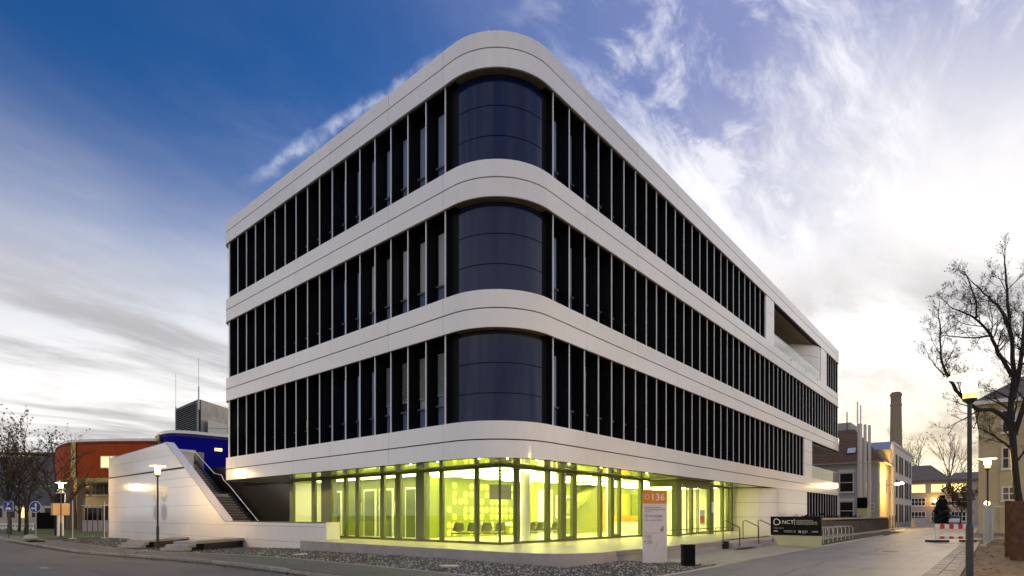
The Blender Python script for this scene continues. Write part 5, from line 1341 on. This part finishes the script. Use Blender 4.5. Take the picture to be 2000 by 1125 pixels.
# cream building to the right of the road
cb = thing('cream_building', 'tall cream rendered building with white framed windows behind the bare tree', 'building')
QX = 46.; cl = yat(1911, QX)
MB().box(QX, QX + 26, cl - 20, cl, -.4, zat(792, 1911, QX)).build('wall', creamm, cb)
zc_ = zat(792, 1911, QX)
MB().box(QX - .5, QX + 26.5, cl - 20.5, cl + .35, zc_, zc_ + .3).build('eaves', winw, cb)
b = MB(); b.v = [(QX - .4, cl + .3, zc_ + .3), (QX - .4, cl - 20, zc_ + .3), (QX + 26, cl - 20, zc_ + .3), (QX + 26, cl + .3, zc_ + .3), (QX + 7, cl - 7, zc_ + 5.4), (QX + 19, cl - 7, zc_ + 5.4), (QX + 7, cl - 20, zc_ + 5.4)]
b.f = [(0, 1, 6, 4), (0, 4, 5, 3), (4, 6, 2, 5), (2, 3, 5)]; b.build('roof', slate, cb)
for (va, vb) in ((950, 978), (873, 916), (800, 845)):
    u0, u1 = 1956, 1986; y0, y1 = yat(u0, QX), yat(u1, QX); z1, z0 = zat(va, 1970, QX), zat(vb, 1970, QX)
    window_x(QX, (y0 + y1) / 2, (z0 + z1) / 2, abs(y1 - y0), z1 - z0, cb, darkg, 2, 2)
    u0, u1 = 2010, 2040; y0, y1 = yat(u0, QX), yat(u1, QX); window_x(QX, (y0 + y1) / 2, (z0 + z1) / 2, abs(y1 - y0), z1 - z0, cb, darkg, 2, 2)
MB().box(QX - .07, QX - .005, yat(1952, QX) - .0, yat(1955, QX) + .1, 0, zc_).build('pilaster', creamm, cb)

# stone wall along the road
swl = thing('stone_wall', 'low dark stone wall with pale coping along the service road', 'wall')
MB().box(24.5, 57, -3.35, -3.05, -.1, 1.18).build('wall_core', dark_core, swl)
rs = random.Random(4); z = -.05
while z < 1.15:
    hgt = rs.uniform(.17, .26); hgt = min(hgt, 1.2 - z); x = 24.5
    while x < 57:
        w = rs.uniform(.35, .8); MB().box(x + .008, min(x + w, 57) - .008, -3.40 - rs.uniform(0, .03), -3.3, z + .008, z + hgt - .008).build('stone', stonew, swl); x += w
        if len(swl.children) > 290: break
    z += hgt
    if len(swl.children) > 290: break
for k in range(14): MB().box(24.4 + k * 2.34, 24.4 + (k + 1) * 2.34 - .015, -3.5, -2.95, 1.19, 1.30).build('coping_stone', conc, swl)
struct(MB().box(20, 57.5, -3.9, -3.4, -.1, .06).build('wall_kerb', conc))
gb2 = MB(); gb2.box(16.6, 40, -5.5, -3.9, -.1, .01); o = gb2.build('gravel_strip', gravb); tag(o, 'dark gravel strip between bike stands and road', 'gravel', kind='stuff')
struct(MB().box(16.6, 36, -5.66, -5.5, -.1, .02).build('edging', conc))
# bicycle stands
for k in range(9):
    x = 18.6 + k * 1.15; t = thing('bicycle_stand', 'galvanised hoop bicycle stand behind the black sign, number %s counted from the sign' % ('one two three four five six seven eight nine'.split()[k]), 'bike stand', (x, -4.6, 0), 'hoop bicycle stands')
    MB().tube([(0, -.42, -.05), (0, -.42, .72), (0, -.36, .8), (0, .36, .8), (0, .42, .72), (0, .42, -.05)], .024, 8).build('hoop', galv, t, smooth=True)
    MB().tube([(0, -.42, .3), (0, .42, .3)], .016, 6).build('crossbar', galv, t)
# hedge by the wall
b = MB(); rs = np.random.default_rng(12)
for i in range(2500):
    c = Vector((rs.uniform(29, 48), rs.uniform(-2.6, -1.2), rs.uniform(.1, 1.25 + .15 * rs.normal()))); a = Vector(rs.normal(0, .07, 3)); d2 = Vector(rs.normal(0, .07, 3)); b.quad(c - a, c - d2, c + a, c + d2)
hd = thing('hedge', 'dark clipped hedge at the foot of the far slatted windows', 'hedge'); b.build('foliage', conif, hd)
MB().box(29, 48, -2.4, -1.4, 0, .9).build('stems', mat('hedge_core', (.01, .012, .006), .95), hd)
# yard gate at the wall end
gt = thing('yard_gate', 'yellowish slatted yard gate at the end of the stone wall', 'gate', (57.2, -3.4, 0))
for k in range(6): MB().box(0, 4.2, -.05, 0, .2 + k * .2, .30 + k * .2).build('slat', mat('gate_yellow', (.5, .42, .22), .6), gt)
for x in (0, 2.1, 4.2): MB().box(x - .06, x + .06, -.1, -.051, 0, 1.5).build('post', lamppole, gt)
# round traffic mirrors / far lamps
for (u, v, t_, lab) in ((1825, 977, 108, 'far lit lamp before the beige building, the higher of two'), (1822, 987, 112, 'far lit lamp before the beige building, the lower of two'), (1928, 983, 40, 'round glowing lamp low behind the fence')):
    p = at(u, v, t_); o = thing('globe_lamp', lab, 'lamp', (p.x, p.y, 0), 'far lit lamps'); MB().tube([(0, 0, 0), (0, 0, p.z - .1)], .05, 6).build('pole', lamppole, o)
    r_ = .32 if t_ > 60 else .16; MB().lathe((0, 0, p.z), [(r_ * .3, -r_), (r_ * .85, -r_ * .5), (r_, 0), (r_ * .85, r_ * .5), (r_ * .3, r_)], 12).build('globe', emit_mat('globe_glow', (1, .55, .1), 22), o, smooth=True)

# parked car far away
p = at(1863, 1022, 96); cr = thing('parked_car', 'small white car parked before the beige building', 'car', (p.x, p.y, -.03), rz=.1)
def sect(b, xs, prof):
    n0 = len(b.v); k = len(prof[0])
    for x, pr in zip(xs, prof):
        for (y, z) in pr: b.v.append((x, y, z))
    for i in range(len(xs) - 1):
        for j in range(k): q = (j + 1) % k; b.f.append((n0 + i * k + j, n0 + i * k + q, n0 + (i + 1) * k + q, n0 + (i + 1) * k + j))
    b.f.append(tuple(n0 + j for j in range(k - 1, -1, -1))); b.f.append(tuple(n0 + (len(xs) - 1) * k + j for j in range(k)))
def cs_(w, z0, zm, zt, wt): return [(-w, z0), (-w * 1.02, zm), (-wt, zt), (wt, zt), (w * 1.02, zm), (w, z0)]
b = MB(); sect(b, [-2.05, -1.95, -1.2, -.6, .7, 1.5, 1.95, 2.0], [cs_(.75, .35, .6, .8, .66), cs_(.82, .25, .65, .92, .7), cs_(.86, .22, .7, .98, .74), cs_(.87, .22, .7, 1.0, .75), cs_(.87, .22, .7, 1.0, .75), cs_(.86, .22, .7, .98, .72), cs_(.8, .25, .62, .9, .66), cs_(.7, .35, .6, .75, .6)]); b.build('body', carw, cr, smooth=True)
b = MB(); sect(b, [-1.1, -.45, .9, 1.75], [cs_(.74, .97, .98, 1.0, .7), cs_(.74, .97, 1.2, 1.45, .56), cs_(.74, .97, 1.2, 1.46, .56), cs_(.72, .95, .97, 1.0, .66)]); b.build('cabin_glass', darkg, cr, smooth=True)
MB().box(-.5, .95, -.58, .58, 1.44, 1.49).build('roof', carw, cr, bevel=.02)
for sx_ in (-1.3, 1.3):
    for sy in (-.80, .80):
        b = MB(); b.tube([(sx_, sy - .1, .31), (sx_, sy + .1, .31)], .31, 16); w_ = b.build('wheel', tyrem, cr); MB().tube([(sx_, sy - .11, .31), (sx_, sy + .11, .31)], .18, 12).build('rim', galv, w_)
for sy in (-.6, .6): MB().box(-2.08, -2.03, sy - .14, sy + .14, .62, .76).build('headlight', whp, cr)
# second dark car partly seen
p = at(1886, 1022, 97); 

# roadworks barrier
bp0, bp1 = Vector((25.9, -9.35, 0)), Vector((27.1, -10.9, 0))
ba = thing('roadworks_barrier', 'red and white striped roadworks barrier across the road edge', 'barrier', (0, 0, 0))
d_ = (bp1 - bp0).normalized(); L_ = (bp1 - bp0).length; n_ = Vector((d_.y, -d_.x, 0)); Z_ = Vector((0, 0, 1))
for zc, hh in ((.86, .13), (.24, .07)):
    for k in range(8):
        c = bp0 + d_ * (L_ * (k + .5) / 8) + Z_ * zc; MB().obox(c, d_, n_, Z_, L_ / 16 - .001, .02, hh).build('stripe_board', redp if k % 2 else whp, ba)
for q in (.0, .12, .97): c = bp0 + d_ * (L_ * q); MB().obox(c + Z_ * .5, d_, n_, Z_, .02, .02, .5).build('post', whp, ba)
MB().obox(bp0 + d_ * .1 + Z_ * .05, d_, n_, Z_, .5, .25, .05).build('foot', tyrem, ba); MB().obox(bp1 - d_ * .1 + Z_ * .05, d_, n_, Z_, .4, .25, .05).build('foot', tyrem, ba)
# mesh site fence panels
def mesh_fence(p, q, label, h=2.0):
    p, q = Vector(p), Vector(q); d = (q - p); L_ = d.length; d.normalize(); t = thing('mesh_fence', label, 'fence', (0, 0, 0), 'mesh site fences')
    fr = MB().tube([p + Z_ * .1, p + Z_ * h, q + Z_ * h, q + Z_ * .1, p + Z_ * .12], .022, 6); fr.build('frame', galv, t)
    w_ = MB()
    n = int(L_ / .16)
    for i in range(1, n): c = p + d * (L_ * i / n); w_.tube([c + Z_ * .12, c + Z_ * h], .003, 3, cap=False)
    for j in range(1, 9): w_.tube([p + Z_ * (h * j / 9), q + Z_ * (h * j / 9)], .005, 3, cap=False)
    w_.build('wire_mesh', galv, t)
    MB().box(-.35, .35, -.12, .12, 0, .12).build('foot', conc, t).location = p
mesh_fence((20.5, -11.5, 0), (23.9, -11.6, 0), 'galvanised mesh fence panel along the earth strip, first before the tall lamp')
mesh_fence((23.95, -11.6, 0), (27.3, -11.7, 0), 'galvanised mesh fence panel along the earth strip, second behind the first')
mesh_fence((27.35, -11.72, 0), (30.7, -11.8, 0), 'galvanised mesh fence panel along the earth strip, third in the line')
mesh_fence((30.8, -11.8, 0), (31.2, -15.2, 0), 'galvanised mesh fence panel turned across the earth strip')
# rusty sheet planks
for k, (x, y, w, h_, lab) in enumerate(((12.6, -12.28, .10, 2.0, 'narrow rusty steel post beside the wide rusty plate'), (11.3, -12.52, .42, 1.95, 'wide upright rusty steel plate on the earth strip'))):
    o = thing('rusty_plate', lab, 'steel plate', (x, y, 0), rz=TH - R(90)); 
    MB().box(-w / 2, w / 2, -.04, .04, -.2, h_).build('plate', rust, o, bevel=.006); MB().box(-w / 2 - .03, -w / 2, -.08, .08, -.2, h_).build('flange', rust, o); MB().box(w / 2, w / 2 + .03, -.08, .08, -.2, h_).build('flange', rust, o)
o = thing('scaffold_pole', 'pale upright wooden stake at the picture edge beside the rusty plate', 'stake', (6.0, -12.55, 0)); MB().tube([(0, 0, -.2), (0.02, 0, 2.2), (.06, -.02, 3.0)], [.06, .055, .05], 8).build('stake', bark2, o, smooth=True)
for k, (x, y, lab) in enumerate(((24, -12.6, 'low pile of planks on the earth strip behind the fence'), (29.5, -13.2, 'site trestle lying behind the mesh fence'))):
    o = thing('plank_stack', lab, 'planks', (x, y, 0), rz=.3 * k)
    for i in range(5): MB().box(-1.2 + .1 * i, 1.2, -.4 + .17 * i, -.26 + .17 * i, .05, .13 + .02 * (i % 2)).build('plank', bark2, o)
